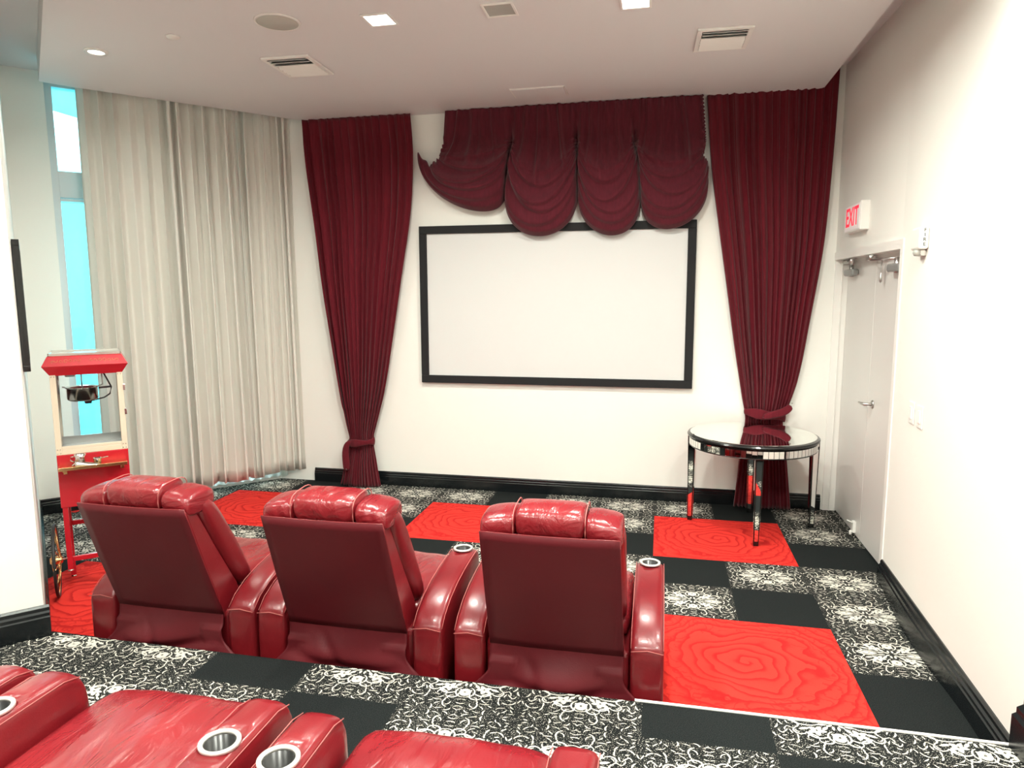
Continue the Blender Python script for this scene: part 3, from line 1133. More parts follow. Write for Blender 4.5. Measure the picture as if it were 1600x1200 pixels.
def recliner(name, label, loc, group, ext=0.0, cb=0.09, scale=(1, 1, 1)):
    t = thing(name, label, 'armchair', loc, 0, group)
    t.scale = scale
    AX = 0.36          # arm centre
    ys = [0.0, 0.012, 0.06, 0.14, 0.24, 0.36, 0.48, 0.56 + ext, 0.61 + ext, 0.637 + ext, 0.645 + ext]
    zt = [0.345, 0.362, 0.402, 0.438, 0.463, 0.480, 0.488, 0.492, 0.480, 0.445, 0.40]
    for s in (-1, 1):
        mb = MB()
        rings = []
        for y, z in zip(ys, zt):
            w_ = 0.132 if 0.01 < y < 0.63 + ext else 0.118
            h = z - 0.012
            r = 0.022
            ring = []
            for (a, b) in rrect(w_, h, r, 3):
                # a slightly domed top
                dome = (0.010 if scale[0] == 1 else 0.022) * (1 - (a / (w_ / 2)) ** 2) if b > 0 else 0
                ring.append((s * AX + a, y, 0.012 + h / 2 + b + dome))
            rings.append(ring)
        mb.loft(rings)
        arm = mb.build('armrest', 'leather', None, sub=1)
        carve(arm, s * AX, 0.645 - cb + ext, 0.43, scale[0])
        arm.parent = t
        mb = MB()
        for e in (-1, 1):
            pts = [(s * AX + e * 0.0625, y + 0.004, z - 0.003) for y, z in zip(ys[1:-2], zt[1:-2])]
            mb.tube(pts, 0.0015, 5)
        mb.tube([(s * AX - 0.062, 0.002, 0.352), (s * AX, 0.000, 0.362), (s * AX + 0.062, 0.002, 0.352)], 0.002, 5)
        mb.build('seam', 'stitch', arm)
        # cup holder, tilted with the arm
        cy, cz = 0.645 - cb + ext, 0.4985
        mb = MB()
        mb.T = CT = Matrix.Translation((s * AX, cy, cz)) @ Matrix.Diagonal((1 / scale[0], 1, 1, 1)) @ Matrix.Translation((-s * AX, -cy, -cz))
        mb.lathe([(0.036, 0.0), (0.047, 0.0), (0.047, 0.007), (0.041, 0.009), (0.036, 0.006)], (s * AX, cy, cz), 32, hollow=True)
        cup = mb.build('cup_holder', 'ring', arm, sub=0)
        mb = MB()
        mb.T = CT
        mb.lathe([(0.0372, 0.004), (0.0362, 0.004), (0.034, -0.058), (0.0005, -0.060), (0.0005, -0.064), (0.0372, -0.063)], (s * AX, cy, cz), 32, hollow=True)
        mb.build('cup_well', 'cup', cup)
    # body between the arms
    mb = MB()
    mb.box(-0.292, 0.292, 0.03, 0.60 + ext, 0.03, 0.33)
    mb.build('base', 'leather', t, bevel=0.02)
    # seat cushion with a rolled front
    y0, y1 = 0.14, 0.775 + ext
    def seat(u, v):
        a = -pi / 2 + u * pi * 1.0
        return None
    rings = []
    N = 18
    for k in range(N + 1):
        x = lerp(-0.292, 0.292, k / N)
        e = abs(x / 0.292)
        sh = 1 - e ** 6 * 0.10
        crown = 0.020 * (1 - e ** 2) + 0.004 * sin(x * 40)
        prof = [(y0, 0.30), (y0, 0.40), (0.3, 0.402 + crown), (0.45 + ext / 2, 0.405 + crown), (0.60 + ext, 0.408 + crown), (0.70 + ext, 0.402 + crown * 0.8),
                (0.755 + ext, 0.375), (y1, 0.325), (0.765 + ext, 0.27), (0.70 + ext, 0.25)]
        rings.append([(x, y, 0.25 + (z - 0.25) * sh) for y, z in prof])
    mb = MB().loft(rings)
    mb.build('seat', 'leather_soft', t, sub=1)
    # footrest pad
    mb = MB()
    rings = []
    for k in range(13):
        x = lerp(-0.285, 0.285, k / 12)
        e = abs(x / 0.285)
        b = 0.03 * (1 - e ** 4)
        rings.append([(x, 0.66 + ext, 0.05), (x, 0.66 + ext, 0.25), (x, 0.71 + ext + b, 0.245), (x, 0.725 + ext + b, 0.16), (x, 0.71 + ext + b, 0.06)])
    mb.loft(rings)
    mb.build('footrest', 'leather', t, sub=1)
    # back: shell, flat rear panel, cushion, headrest
    pe = [(0.33, 0.022), (0.59, -0.078), (0.862, -0.175)]         # rear panel line (z, y)
    me = [(0.37, 0.17), (0.62, 0.02), (0.835, -0.10), (0.862, -0.12)]             # line between shell and cushion
    fe = [(0.39, 0.29), (0.60, 0.185), (0.80, 0.06), (0.88, 0.0), (0.915, -0.045)]
    mb = MB()
    rings = []
    for i in range(7):
        q = i / 6
        zr, zm = lerp(0.30, 0.85, q), lerp(0.34, 0.845, q)
        yr, ym = interp(pe, zr)[0], interp(me, zm)[0]
        if i == 0: yr += 0.0
        hw = lerp(0.266, 0.256, q)
        rings.append([(-hw, yr, zr), (hw, yr, zr), (hw - 0.004, ym, zm), (-hw + 0.004, ym, zm)])
    mb.loft(rings, smooth=False)
    mb.build('back_frame', 'leather', t, bevel=0.006)
    mb = MB()
    def panel(u, v):
        z = lerp(0.325, 0.864, v)
        y = interp(pe, z)[0] - 0.007 - 0.006 * sin(pi * u) * sin(pi * v)
        hw = lerp(0.270, 0.258, v)
        return (lerp(-hw, hw, u), y, z - 0.004 * sin(pi * u))
    mb.grid(panel, 14, 14)
    mb.build('back_panel', 'leather_back', t, solid=0.008)
    mb = MB()
    mb.tube([panel(u / 14, 1) for u in range(15)], 0.003, 5)
    for uu in (0, 1):
        mb.tube([panel(uu, v / 8) for v in range(9)], 0.0026, 5)
    mb.build('back_piping', 'leather', t)
    # lower skirt of the rear panel: hangs loose and flares to the floor
    rnd = random.Random(int(abs(loc[0]) * 100))
    fl = [rnd.uniform(-1, 1) for _ in range(6)]
    def skirt(u, v):
        q = 1 - v
        z = lerp(0.335, 0.015, q)
        hw = 0.270 + 0.115 * smooth((q - 0.3) / 0.5)
        x = lerp(-hw, hw, u)
        e = abs(2 * u - 1)
        y = interp(pe, 0.335)[0] - 0.006 - 0.055 * smooth(q * 1.8) * (1 - 0.55 * e ** 3)
        y -= 0.016 * sin(7.5 * u + 3.0 * q + fl[0] * 3) * smooth(q * 2) * (1 - e ** 4)
        y += 0.022 * exp(-((q - 0.45 - 0.12 * sin(4 * u + fl[1])) / 0.07) ** 2) * (1 - e ** 2)
        y += 0.012 * exp(-((u - 0.25 - 0.5 * q * (0.5 + 0.3 * fl[2])) / 0.04) ** 2) * smooth(q * 3)
        y = min(y, -0.010 if e > 0.6 and q > 0.2 else 0.02)
        return (x, y, z)
    mb = MB().grid(skirt, 44, 26)
    mb.build('back_skirt', 'leather_back', t, solid=0.005)
    # cushion of the back: three vertical sections, sides rolled
    for (xa, xb, bulge, nm) in ((-0.272, -0.128, 0.0, 's'), (-0.130, 0.130, 0.018, 'c'), (0.128, 0.272, 0.0, 's')):
        rings = []
        for i in range(9):
            q = i / 8
            zf, zm = lerp(0.39, 0.915, q), lerp(0.37, 0.862, q)
            yf, ym = interp(fe, zf)[0], interp(me, zm)[0]
            sh = 0.75 if i in (0, 8) else 1.0
            cx, hw = (xa + xb) / 2, (xb - xa) / 2
            out = 0.02 if nm == 's' else 0
            ring = []
            for a, b in rrect(1.0, 1.0, 0.35, 4):
                x = cx + a * 2 * hw * (1 + out)
                yy = lerp(ym, yf + bulge, 0.5 + b * sh)
                zz = lerp(zm, zf, 0.5 + b * sh)
                ring.append((x, yy, zz))
            rings.append(ring)
        mb = MB().loft(rings)
        mb.build('back_cushion', 'leather', t, sub=1)
    # headrest: puffy centre between two lower wings
    def roll(xa, xb, hy, hz, cy, cz, puff, drop=0.0, n=11, mi='leather_soft', wr=0.0, seed=1):
        rr = random.Random(seed)
        rings = []
        for k in range(n + 1):
            q = k / n
            x = lerp(xa, xb, q)
            e = abs(2 * q - 1)
            s_ = 1 - puff * e ** 5
            dz = -drop * q ** 2 if drop > 0 else drop * (1 - q) ** 2
            ring = []
            for j in range(18):
                a = 2 * pi * j / 18
                ca, sa = cos(a), sin(a)
                # superellipse
                px = abs(ca) ** 0.62 * (1 if ca > 0 else -1) * hy
                pz = abs(sa) ** 0.62 * (1 if sa > 0 else -1) * hz
                wv = 1 + wr * sin(q * 19 + 2 * sin(3 * a)) * (0.4 + 0.6 * rr.random())
                px, pz = px * s_ * wv, pz * s_ * wv
                # lean backwards
                c_, s2 = cos(0.06), sin(0.06)
                if pz < 0: pz *= 0.9
                ring.append((x, cy + px * c_ - pz * s2, cz + px * s2 + pz * c_ + dz))
            rings.append(ring)
        return MB().loft(rings)
    wr = 0.035 if 'crumpled' in label else 0.008
    h = roll(-0.134, 0.134, 0.094, 0.061, -0.084, 0.897, 0.10, wr=wr, seed=3).build('headrest', 'leather_soft', t, sub=1)
    for xa, xb, dr_ in ((-0.268, -0.128, -0.02), (0.128, 0.268, 0.02)):
        roll(xa, xb, 0.098, 0.048, -0.074, 0.884, 0.12, dr_, wr=wr, seed=5).build('headrest_wing', 'leather_soft', t, sub=1)
    for x in (-0.133, 0.133):
        pts = []
        for j in range(12):
            a = lerp(-0.35, pi * 1.12, j / 11)
            px, pz = 0.092 * abs(cos(a)) ** 0.62 * (1 if cos(a) > 0 else -1), 0.059 * abs(sin(a)) ** 0.62 * (1 if sin(a) > 0 else -1)
            pts.append((x, -0.084 + px, 0.897 + pz + px * 0.06))
        MB().tube(pts, 0.0022, 5).build('headrest_seam', 'stitch', t)
    return t


GR1 = 'front row of red leather recliners'
GR2 = 'second row of red leather recliners on the raised platform'
recliner('recliner', 'red leather recliner nearest the popcorn cart, leftmost of the front row', (-3.05, -1.095, 0), GR1)
recliner('recliner', 'red leather recliner with crumpled headrest, middle of the front row', (-2.183, -1.095, 0), GR1)
recliner('recliner', 'red leather recliner beside the open aisle, rightmost of the front row', (-1.283, -1.095, 0), GR1)
recliner('recliner', 'red leather recliner at the bottom left corner showing only its right arm', (-2.97, -3.145, ZP), GR2, 0.36, 0.235, (0.88, 1, 1.08))
recliner('recliner', 'red leather recliner in the foreground with its whole seat front and two arms showing', (-2.182, -3.145, ZP), GR2, 0.36, 0.235, (0.88, 1, 1.08))
recliner('recliner', 'red leather recliner at the bottom edge, cup holder arm beside the fully seen foreground seat', (-1.385, -3.17, ZP), GR2, 0.36, 0.235, (0.88, 1, 1.08))


# ------------------------------------------------------------------ mirrored table
def table():
    cx, cy = -0.225, 1.57
    ZT, R_ = 0.715, 0.462
    t = thing('round_table', 'round mirrored table with black edges and tapered mirrored legs by the door', 'table', (cx, cy, 0))
    mb = MB().lathe([(0.0005, ZT - 0.030), (R_ - 0.02, ZT - 0.030), (R_ - 0.004, ZT - 0.024), (R_, ZT - 0.014), (R_ - 0.006, ZT - 0.004), (R_ - 0.022, ZT), (0.0005, ZT)], n=96, smooth=False)
    top = mb.build('tabletop', 'black_lac', t)
    mb = MB().lathe([(0.0005, ZT + 0.0005), (R_ - 0.021, ZT + 0.0005), (R_ - 0.024, ZT + 0.003), (0.0005, ZT + 0.003)], n=96, smooth=False)
    mb.build('mirror_inset', 'mirror', top)
    ra = R_ - 0.018
    mb = MB().lathe([(ra - 0.02, ZT - 0.095), (ra, ZT - 0.095), (ra + 0.003, ZT - 0.091), (ra, ZT - 0.087), (ra, ZT - 0.036), (ra + 0.003, ZT - 0.032), (ra, ZT - 0.030), (ra - 0.02, ZT - 0.030)], n=96, hollow=True)
    mb.sm = [False] * len(mb.sm)
    ap = mb.build('apron', 'black_lac', t)
    mb = MB()
    NT = 78
    for k in range(NT):
        a0, a1 = 2 * pi * (k + 0.05) / NT, 2 * pi * (k + 0.95) / NT
        r0, r1 = ra - 0.002, ra + 0.0025
        vs = [(r * cos(a), r * sin(a), z) for z in (ZT - 0.086, ZT - 0.038) for r, a in ((r0, a0), (r1, a0), (r1, a1), (r0, a1))]
        mb.add(vs, [(0, 3, 2, 1), (4, 5, 6, 7), (0, 1, 5, 4), (1, 2, 6, 5), (2, 3, 7, 6), (3, 0, 4, 7)])
    mb.build('mirror_tiles', 'mirror', ap)
    legs = [(-0.645, 1.665), (0.228, 1.655), (-0.222, 1.185), (-0.175, 1.945)]
    for lx, ly in legs:
        px, py = lx - cx, ly - cy
        a = math.atan2(py, px)
        rad = hypot(px, py)
        mb = MB()
        T_ = Matrix.Translation((px, py, 0)) @ Matrix.Rotation(a, 4, 'Z')
        mb.T = T_
        zz = [0.0, 0.02, ZT - 0.10, ZT - 0.031]
        hw = [0.017, 0.018, 0.027, 0.027]
        mb.loft([[(-b, -b, z), (b, -b, z), (b, b, z), (-b, b, z)] for z, b in zip(zz, hw)], smooth=False)
        leg = mb.build('leg', 'black_lac', t, bevel=0.002)
        mb = MB()
        mb.T = T_
        for d in range(4):
            c_, s_ = [(1, 0), (0, 1), (-1, 0), (0, -1)][d]
            for (za, zb, ha, hb) in ((0.035, ZT - 0.115, 0.0188, 0.0258), (ZT - 0.092, ZT - 0.04, 0.0272, 0.0272)):
                if d in (2,) and za > 0.5: continue
                vs = []
                for z, h_ in ((za, ha), (zb, hb)):
                    for q, dep in ((-1, 0), (1, 0), (1, 1), (-1, 1)):
                        w_ = h_ - 0.0075
                        rr_ = h_ + 0.0003 + (0.0016 if dep == 0 else -0.002)
                        vs.append((c_ * rr_ - s_ * q * w_, s_ * rr_ + c_ * q * w_, z))
                mb.add(vs, [(0, 1, 2, 3), (4, 7, 6, 5), (0, 4, 5, 1), (1, 5, 6, 2), (2, 6, 7, 3), (3, 7, 4, 0)])
        mb.build('mirror_strip', 'mirror', leg)


table()


# ------------------------------------------------------------------ popcorn cart
def popcorn():
    WD = Vector((0.73, 0.683, 0)).normalized()
    ang = math.atan2(WD.y, WD.x)
    P0 = (-4.268, -0.442, 0)
    W_, D_ = 0.360, 0.30
    t = thing('popcorn_machine', 'red popcorn machine cart with steel kettle and glass case in the corner by the drapes', 'popcorn machine', P0, ang)
    # cart
    mb = MB().box(0, W_, 0, D_, 0.515, 0.828)
    cab = mb.build('cart_cabinet', 'redpaint', t, bevel=0.004)
    for i, (x, y) in enumerate(((0.006, 0.006), (W_ - 0.034, 0.006), (0.006, D_ - 0.034), (W_ - 0.034, D_ - 0.034))):
        zb = 0.14 if i in (0, 1) else 0.012
        mb = MB().box(x, x + 0.028, y, y + 0.028, zb, 0.516)
        leg = mb.build('leg', 'redpaint', t, bevel=0.002)
        mb = MB().lathe([(0.0005, 0), (0.014, 0), (0.016, 0.006), (0.006, 0.012), (0.006, 0.02), (0.0005, 0.02)], (x + 0.014, y + 0.014, zb - 0.012), 16)
        mb.build('foot', 'steel', leg)
    for z, ya in ((0.185, 0.010), (0.33, D_ - 0.03)):
        mb = MB().box(0.034, W_ - 0.034, ya, ya + 0.02, z, z + 0.028)
        mb.build('cross_bar', 'redpaint', t, bevel=0.002)
    # wheels on the left and right, spokes in brass
    for x, nm in ((-0.045, 'l'), (W_ + 0.045, 'r')):
        cz, cy, R_ = 0.212, 0.0, 0.205
        mb = MB()
        mb.tube([(x, cy + R_ * cos(a), cz + R_ * sin(a)) for a in [2 * pi * k / 40 for k in range(40)]], 0.0085, 8, loop=True)
        wh = mb.build('wheel', 'rubber', t)
        mb = MB()
        mb.tube([(x, cy + (R_ - 0.011) * cos(a), cz + (R_ - 0.011) * sin(a)) for a in [2 * pi * k / 40 for k in range(40)]], 0.005, 6, loop=True)
        for k in range(10):
            a = 2 * pi * k / 10
            for sx in (-0.022, 0.022):
                mb.tube([(x + sx, cy + 0.02 * cos(a), cz + 0.02 * sin(a)), (x, cy + (R_ - 0.012) * cos(a), cz + (R_ - 0.012) * sin(a))], 0.0025, 5)
        mb.lathe([(0.0005, -0.032), (0.016, -0.032), (0.024, -0.022), (0.024, 0.022), (0.016, 0.032), (0.0005, 0.032)], (x, cy, cz), 18, axis='x')
        mb.build('spokes', 'gold', wh)
    mb = MB()
    mb.tube([(-0.075, 0.0, 0.212), (0.010, 0.008, 0.212)], 0.006, 8)
    mb.build('axle', 'steel', t)
    mb = MB()
    mb.tube([(W_ - 0.010, 0.008, 0.212), (W_ + 0.075, 0.0, 0.212)], 0.006, 8)
    mb.build('axle', 'steel', t)
    # shelf with two brass brackets
    mb = MB().box(0.010, W_ - 0.012, -0.115, -0.001, 0.763, 0.769)
    mb.box(0.010, W_ - 0.012, -0.119, -0.113, 0.757, 0.776)
    mb.box(0.010, 0.016, -0.115, -0.001, 0.760, 0.773)
    sh = mb.build('shelf', 'gold', t, bevel=0.001)
    for x in (0.028, W_ - 0.045):
        mb = MB().box(x, x + 0.018, -0.095, -0.002, 0.745, 0.763)
        mb.box(x, x + 0.018, -0.012, -0.002, 0.715, 0.746)
        mb.build('bracket', 'gold', sh, bevel=0.001)
    # case frame
    zb, zt_ = 0.828, 1.292
    mb = MB()
    pw = 0.030
    for x in (0, W_ - pw):
        for y in (0, D_ - pw):
            mb.box(x, x + pw, y, y + pw, zb, zt_)
    mb.box(pw, W_ - pw, 0, 0.02, zb, zb + 0.030)
    mb.box(pw, W_ - pw, 0.002, 0.018, zb + 0.030, zb + 0.048)
    mb.box(pw, W_ - pw, D_ - 0.02, D_, zb, zb + 0.030)
    for x in (0, W_ - 0.02):
        mb.box(x, x + 0.02, pw, D_ - pw, zb, zb + 0.03)
    fr = mb.build('case_frame', 'cream', t, bevel=0.002)
    for (a, b) in ((0.336, 1.20), (0.336, 1.02)):
        pass
    mb = MB()
    for z in (1.055, 1.20):
        mb.box(W_ - 0.004, W_ + 0.010, -0.004, 0.022, z - 0.018, z + 0.018)
    mb.build('hinge', 'steel', fr, bevel=0.002)
    mb = MB()
    for x in (0.008, 0.022, W_ - 0.024, W_ - 0.010):
        for z in (0.838, 0.86, 1.28):
            mb.lathe([(0.0005, -0.002), (0.003, -0.0015), (0.003, 0.001)], (x, -0.001, z), 8, axis='y')
    mb.build('screws', 'steel', fr)
    # glass on front, sides, back
    mb = MB().box(pw, W_ - pw, 0.008, 0.011, zb + 0.048, zt_)
    mb.box(0.006, 0.009, pw, D_ - pw, zb + 0.03, zt_)
    mb.box(W_ - 0.009, W_ - 0.006, pw, D_ - pw, zb + 0.03, zt_)
    mb.box(pw, W_ - pw, D_ - 0.012, D_ - 0.009, zb + 0.03, zt_)
    mb.build('glass_panels', 'glass', fr)
    # inner tray with slots
    mb = MB().box(0.022, W_ - 0.022, 0.022, D_ - 0.022, zb + 0.002, zb + 0.014)
    mb.box(0.022, W_ - 0.022, D_ - 0.03, D_ - 0.024, zb + 0.014, zb + 0.06)
    for k in range(10):
        mb.box(0.15 + k * 0.016, 0.156 + k * 0.016, 0.10, 0.16, zb + 0.0135, zb + 0.0146, 1)
    mb.build('crumb_tray', ['satin', 'dark'], t)
    # awning: flared trapezoid hood
    mb = MB()
    def rect(o, z): return [(-o, -o, z), (W_ + o, -o, z), (W_ + o, D_ + o, z), (-o, D_ + o, z)]
    mb.loft([rect(-0.002, 1.286), rect(0.000, 1.290), rect(0.032, 1.342), rect(0.004, 1.396), rect(0.0, 1.398)], smooth=False)
    hood = mb.build('hood', 'redpaint', t, bevel=0.002)
    mb = MB().box(0.004, W_ - 0.004, 0.004, D_ - 0.004, 1.3985, 1.404)
    for x0, x1, y0, y1 in ((0, W_, 0, 0.006), (0, W_, D_ - 0.006, D_), (0, 0.006, 0, D_), (W_ - 0.006, W_, 0, D_)):
        mb.box(x0, x1, y0, y1, 1.3985, 1.412)
    mb.build('top_tray', 'steel', hood)
    # gold scrollwork on the hood's upper face
    mb = MB()
    def scr(cx, s):
        for (dx, dz, r, a0, a1) in ((0, 0.0, 0.010, 0, 330), (0.022, 0.004, 0.008, 180, 520), (-0.024, -0.002, 0.008, -30, 290), (0.045, -0.003, 0.010, 20, 200), (-0.045, 0.004, 0.009, 180, 380), (0.066, 0.004, 0.007, 200, 480), (-0.064, -0.003, 0.008, 10, 260)):
            pts = []
            for k in range(12):
                a = radians(lerp(a0, a1, k / 11))
                rr = r * (1 - 0.4 * k / 11)
                X, Zq = cx + s * (dx + rr * cos(a)), dz + rr * sin(a)
                z = 1.369 + Zq
                y = -lerp(0.032, 0.004, (z - 1.342) / 0.054) - 0.0016
                pts.append((X, y, z))
            mb.tube(pts, 0.0010, 4)
    scr(0.085, 1)
    scr(W_ - 0.085, -1)
    mb.build('scroll_ornament', 'goldpaint', hood)
    # kettle, hanger rods, lid, handle
    kx, ky = 0.150, 0.13
    mb = MB().lathe([(0.0005, 1.122), (0.070, 1.122), (0.080, 1.132), (0.080, 1.196), (0.086, 1.198), (0.086, 1.203), (0.076, 1.203), (0.070, 1.206), (0.030, 1.212), (0.0005, 1.213)], (kx, ky, 0), 36)
    ket = mb.build('kettle', 'steel', t)
    mb = MB()
    mb.tube([(kx, ky, 1.21), (kx, ky, 1.29)], 0.004, 8)
    mb.tube([(kx - 0.1, ky, 1.205), (kx - 0.085, ky, 1.203)], 0.005, 6)
    mb.tube([(kx + 0.08, ky, 1.20), (kx + 0.105, ky, 1.21), (kx + 0.105, ky, 1.29)], 0.004, 8)
    mb.tube([(kx - 0.115, ky - 0.04, 1.29), (kx - 0.115, ky - 0.04, 1.17)], 0.005, 8)
    mb.build('kettle_hanger', 'satin', ket)
    mb = MB()
    mb.tube([(kx + 0.02, ky, 1.112), (kx + 0.06, ky, 1.118), (kx + 0.11, ky, 1.13), (kx + 0.14, ky, 1.15), (kx + 0.15, ky, 1.19), (kx + 0.13, ky, 1.24), (kx + 0.11, ky, 1.288)], 0.0045, 8)
    mb.tube([(kx + 0.085, ky - 0.02, 1.192), (kx + 0.15, ky - 0.04, 1.198)], 0.006, 8)
    mb.lathe([(0.0005, 1.100), (0.018, 1.100), (0.020, 1.112), (0.014, 1.122), (0.0005, 1.122)], (kx + 0.025, ky, 0), 16)
    mb.build('kettle_cord', 'rubber', ket)
    mb = MB().box(0.07, 0.12, 0.08, 0.13, 1.268, 1.288)
    mb.build('heat_lamp', 'closer', t, bevel=0.006)
    return t, Matrix.Translation(P0) @ Matrix.Rotation(ang, 4, 'Z')


pop, PM = popcorn()
# measuring jug, cup and scoop on the cart's shelf
ang = pop.rotation_euler[2]
p = PM @ Vector((0.115, -0.045, 0.7695))
t = thing('measuring_jug', 'shiny steel jug with handle on the popcorn cart shelf', 'jug', p, ang)
MB().lathe([(0.0005, 0), (0.027, 0), (0.029, 0.004), (0.026, 0.045), (0.030, 0.062), (0.0285, 0.062), (0.024, 0.045), (0.026, 0.006), (0.0005, 0.004)], n=24).build('jug_body', 'steel', t)
MB().tube([(-0.026, 0, 0.052), (-0.045, 0, 0.05), (-0.048, 0, 0.03), (-0.028, 0, 0.018)], 0.003, 8).build('handle', 'steel', t)
p = PM @ Vector((0.200, -0.055, 0.7695))
t = thing('measuring_cup', 'small polished cup lying behind the scoop on the popcorn cart shelf', 'cup', p, ang)
MB().lathe([(0.0005, 0), (0.018, 0), (0.022, 0.03), (0.024, 0.034), (0.0225, 0.034), (0.0165, 0.004), (0.0005, 0.003)], n=20).build('cup_body', 'steel', t)
MB().tube([(0.022, 0, 0.030), (0.045, 0, 0.034), (0.055, 0, 0.034)], 0.003, 8).build('handle', 'steel', t)
p = PM @ Vector((0.145, -0.092, 0.7695))
t = thing('popcorn_scoop', 'wide metal popcorn scoop resting in front of the jug', 'scoop', p, ang)


def scoop(u, v):
    a = lerp(-pi / 2, pi / 2, u)
    wd = lerp(0.013, 0.020, smooth(v * 1.4)) * (1 - 0.5 * smooth((v - 0.6) / 0.4))
    L_ = lerp(-0.055, 0.070, v)
    return (L_, wd * sin(a), 0.003 + 0.030 * (1 - v) ** 0.8 * cos(a) * 1.0)


MB().grid(scoop, 12, 12).build('scoop_bowl', 'steel', t, solid=0.0015)
MB().tube([(-0.052, 0, 0.022), (-0.062, 0.0, 0.014), (-0.070, 0, 0.008)], 0.004, 8).build('handle', 'steel', t)


# ------------------------------------------------------------------ double door on the right
XD = 0.500
SEAM = 1.41
mb = MB()
mb.box(XD, XD + 0.045, SEAM + 0.002, YW - 0.003, 0.012, DZ - 0.012)
d1 = struct(mb, 'door_1', 'door', 'pale grey door leaf nearer the screen', bevel=0.002)
mb = MB()
mb.box(XD, XD + 0.045, DY0 + 0.012, SEAM - 0.002, 0.012, DZ - 0.012)
d2 = struct(mb, 'door_2', 'door', 'pale grey door leaf with lever handle nearer the room', bevel=0.002)
# frame: casing faces, reveals
mb = MB()
mb.box(0.405, XD - 0.001, YW - 0.012, YW - 0.001, 0, DZ)          # strip on the screen wall side
mb.box(0.452, 0.458, YW - 0.020, YW - 0.012, 0, DZ)
mb.box(XR - 0.008, XD + 0.05, DY0 - 0.045, DY0, 0, DZ - 0.012)
mb.prism([(XR - 0.008, DY0 - 0.045), (XD + 0.05, DY0 - 0.045), (XD + 0.048, YW - 0.001), (0.397, YW - 0.001)], DZ - 0.012, DZ + 0.045)
struct(mb, 'trim_2', 'white', 'white frame around the double door')
# closers
for yb, yarm, par in ((1.95, 2.08, d1), (0.93, 1.0, d2)):
    s = 1
    mb = MB().box(XD - 0.052, XD - 0.001, yb - 0.13, yb + 0.10, 1.862, 1.912)
    cl = mb.build('door_closer', 'closer', par, bevel=0.012)
    mb = MB()
    mb.lathe([(0.0005, 1.855), (0.016, 1.855), (0.016, 1.945), (0.0005, 1.945)], (XD - 0.032, yb - 0.04, 0), 14)
    ye = yb + 0.22 if par is d1 else yb - 0.08
    a = (XD - 0.032, yb - 0.04, 1.942)
    if par is d1:
        pts = [a, (XD - 0.10, yb - 0.30, 1.945)]
        pts2 = [(XD - 0.10, yb - 0.30, 1.955), (XD - 0.03, yb + 0.10, 1.96)]
    else:
        pts = [a, (XD - 0.11, yb + 0.22, 1.945)]
        pts2 = [(XD - 0.11, yb + 0.22, 1.955), (XD - 0.03, yb + 0.52, 1.962)]
    mb.tube(pts, 0.008, 6)
    mb.tube(pts2, 0.007, 6)
    mb.lathe([(0.0005, -0.012), (0.014, -0.012), (0.014, 0.022), (0.0005, 0.022)], pts2[0], 12)
    mb.box(XD - 0.045, XD - 0.015, pts2[1][1] - 0.06, pts2[1][1] + 0.06, 1.955, 1.978)
    mb.build('closer_arm', 'satin', cl)
mb = MB()
mb.tube([(XD - 0.03, 1.20, 1.955), (XD - 0.03, 1.20, 1.82)], 0.005, 8)
mb.lathe([(0.0005, 1.80), (0.009, 1.81), (0.011, 1.83), (0.006, 1.86), (0.0005, 1.87)], (XD - 0.03, 1.20, 0), 12)
mb.box(XD - 0.036, XD - 0.0005, 1.19, 1.21, 1.945, 1.96)
mb.build('door_bolt', 'satin', d2)
# lever handle
mb = MB()
hy, hz = 1.30, 0.985
mb.lathe([(0.0005, -0.008), (0.027, -0.008), (0.029, -0.004), (0.029, 0.0), (0.0005, 0.0)], (XD, hy, hz + 0.01), 24, axis='x')
mb.tube([(XD - 0.006, hy, hz + 0.01), (XD - 0.055, hy, hz + 0.01)], 0.010, 10)
mb.tube([(XD - 0.052, hy - 0.006, hz + 0.01), (XD - 0.056, hy + 0.05, hz + 0.008), (XD - 0.054, hy + 0.125, hz + 0.004)], [0.010, 0.009, 0.008], 10)
mb.build('door_handle', 'satin', d2)
mb = MB()
mb.box(XD - 0.022, XD - 0.001, 1.50, 1.545, 0.03, 0.11)
mb.tube([(XD - 0.022, 1.522, 0.10), (XD - 0.06, 1.522, 0.118)], 0.005, 8)
mb.lathe([(0.0005, 0.012), (0.010, 0.012), (0.010, 0.04), (0.0005, 0.045)], (XD - 0.03, 1.522, 0), 10)
mb.build('door_stop', 'white', d1, bevel=0.002)


# ------------------------------------------------------------------ things on the right wall
def text_mesh(name, body, size, matn, parent, mw, depth=0.002, sx=1.0):
    cu = bpy.data.curves.new(name, 'FONT')
    cu.body = body
    cu.size = size
    cu.extrude = depth
    cu.align_x = 'CENTER'
    cu.align_y = 'CENTER'
    cu.offset = size * 0.012
    tmp = bpy.data.objects.new(name + '_tmp', cu)
    COL.objects.link(tmp)
    dg = bpy.context.evaluated_depsgraph_get()
    me = bpy.data.meshes.new_from_object(tmp.evaluated_get(dg))
    COL.objects.unlink(tmp)
    bpy.data.objects.remove(tmp)
    me.transform(mw @ Matrix.Diagonal((sx, 1, 1, 1)))
    me.materials.clear()
    me.materials.append(M[matn])
    me.name = name
    o = bpy.data.objects.new(name, me)
    COL.objects.link(o)
    o.parent = parent
    return o


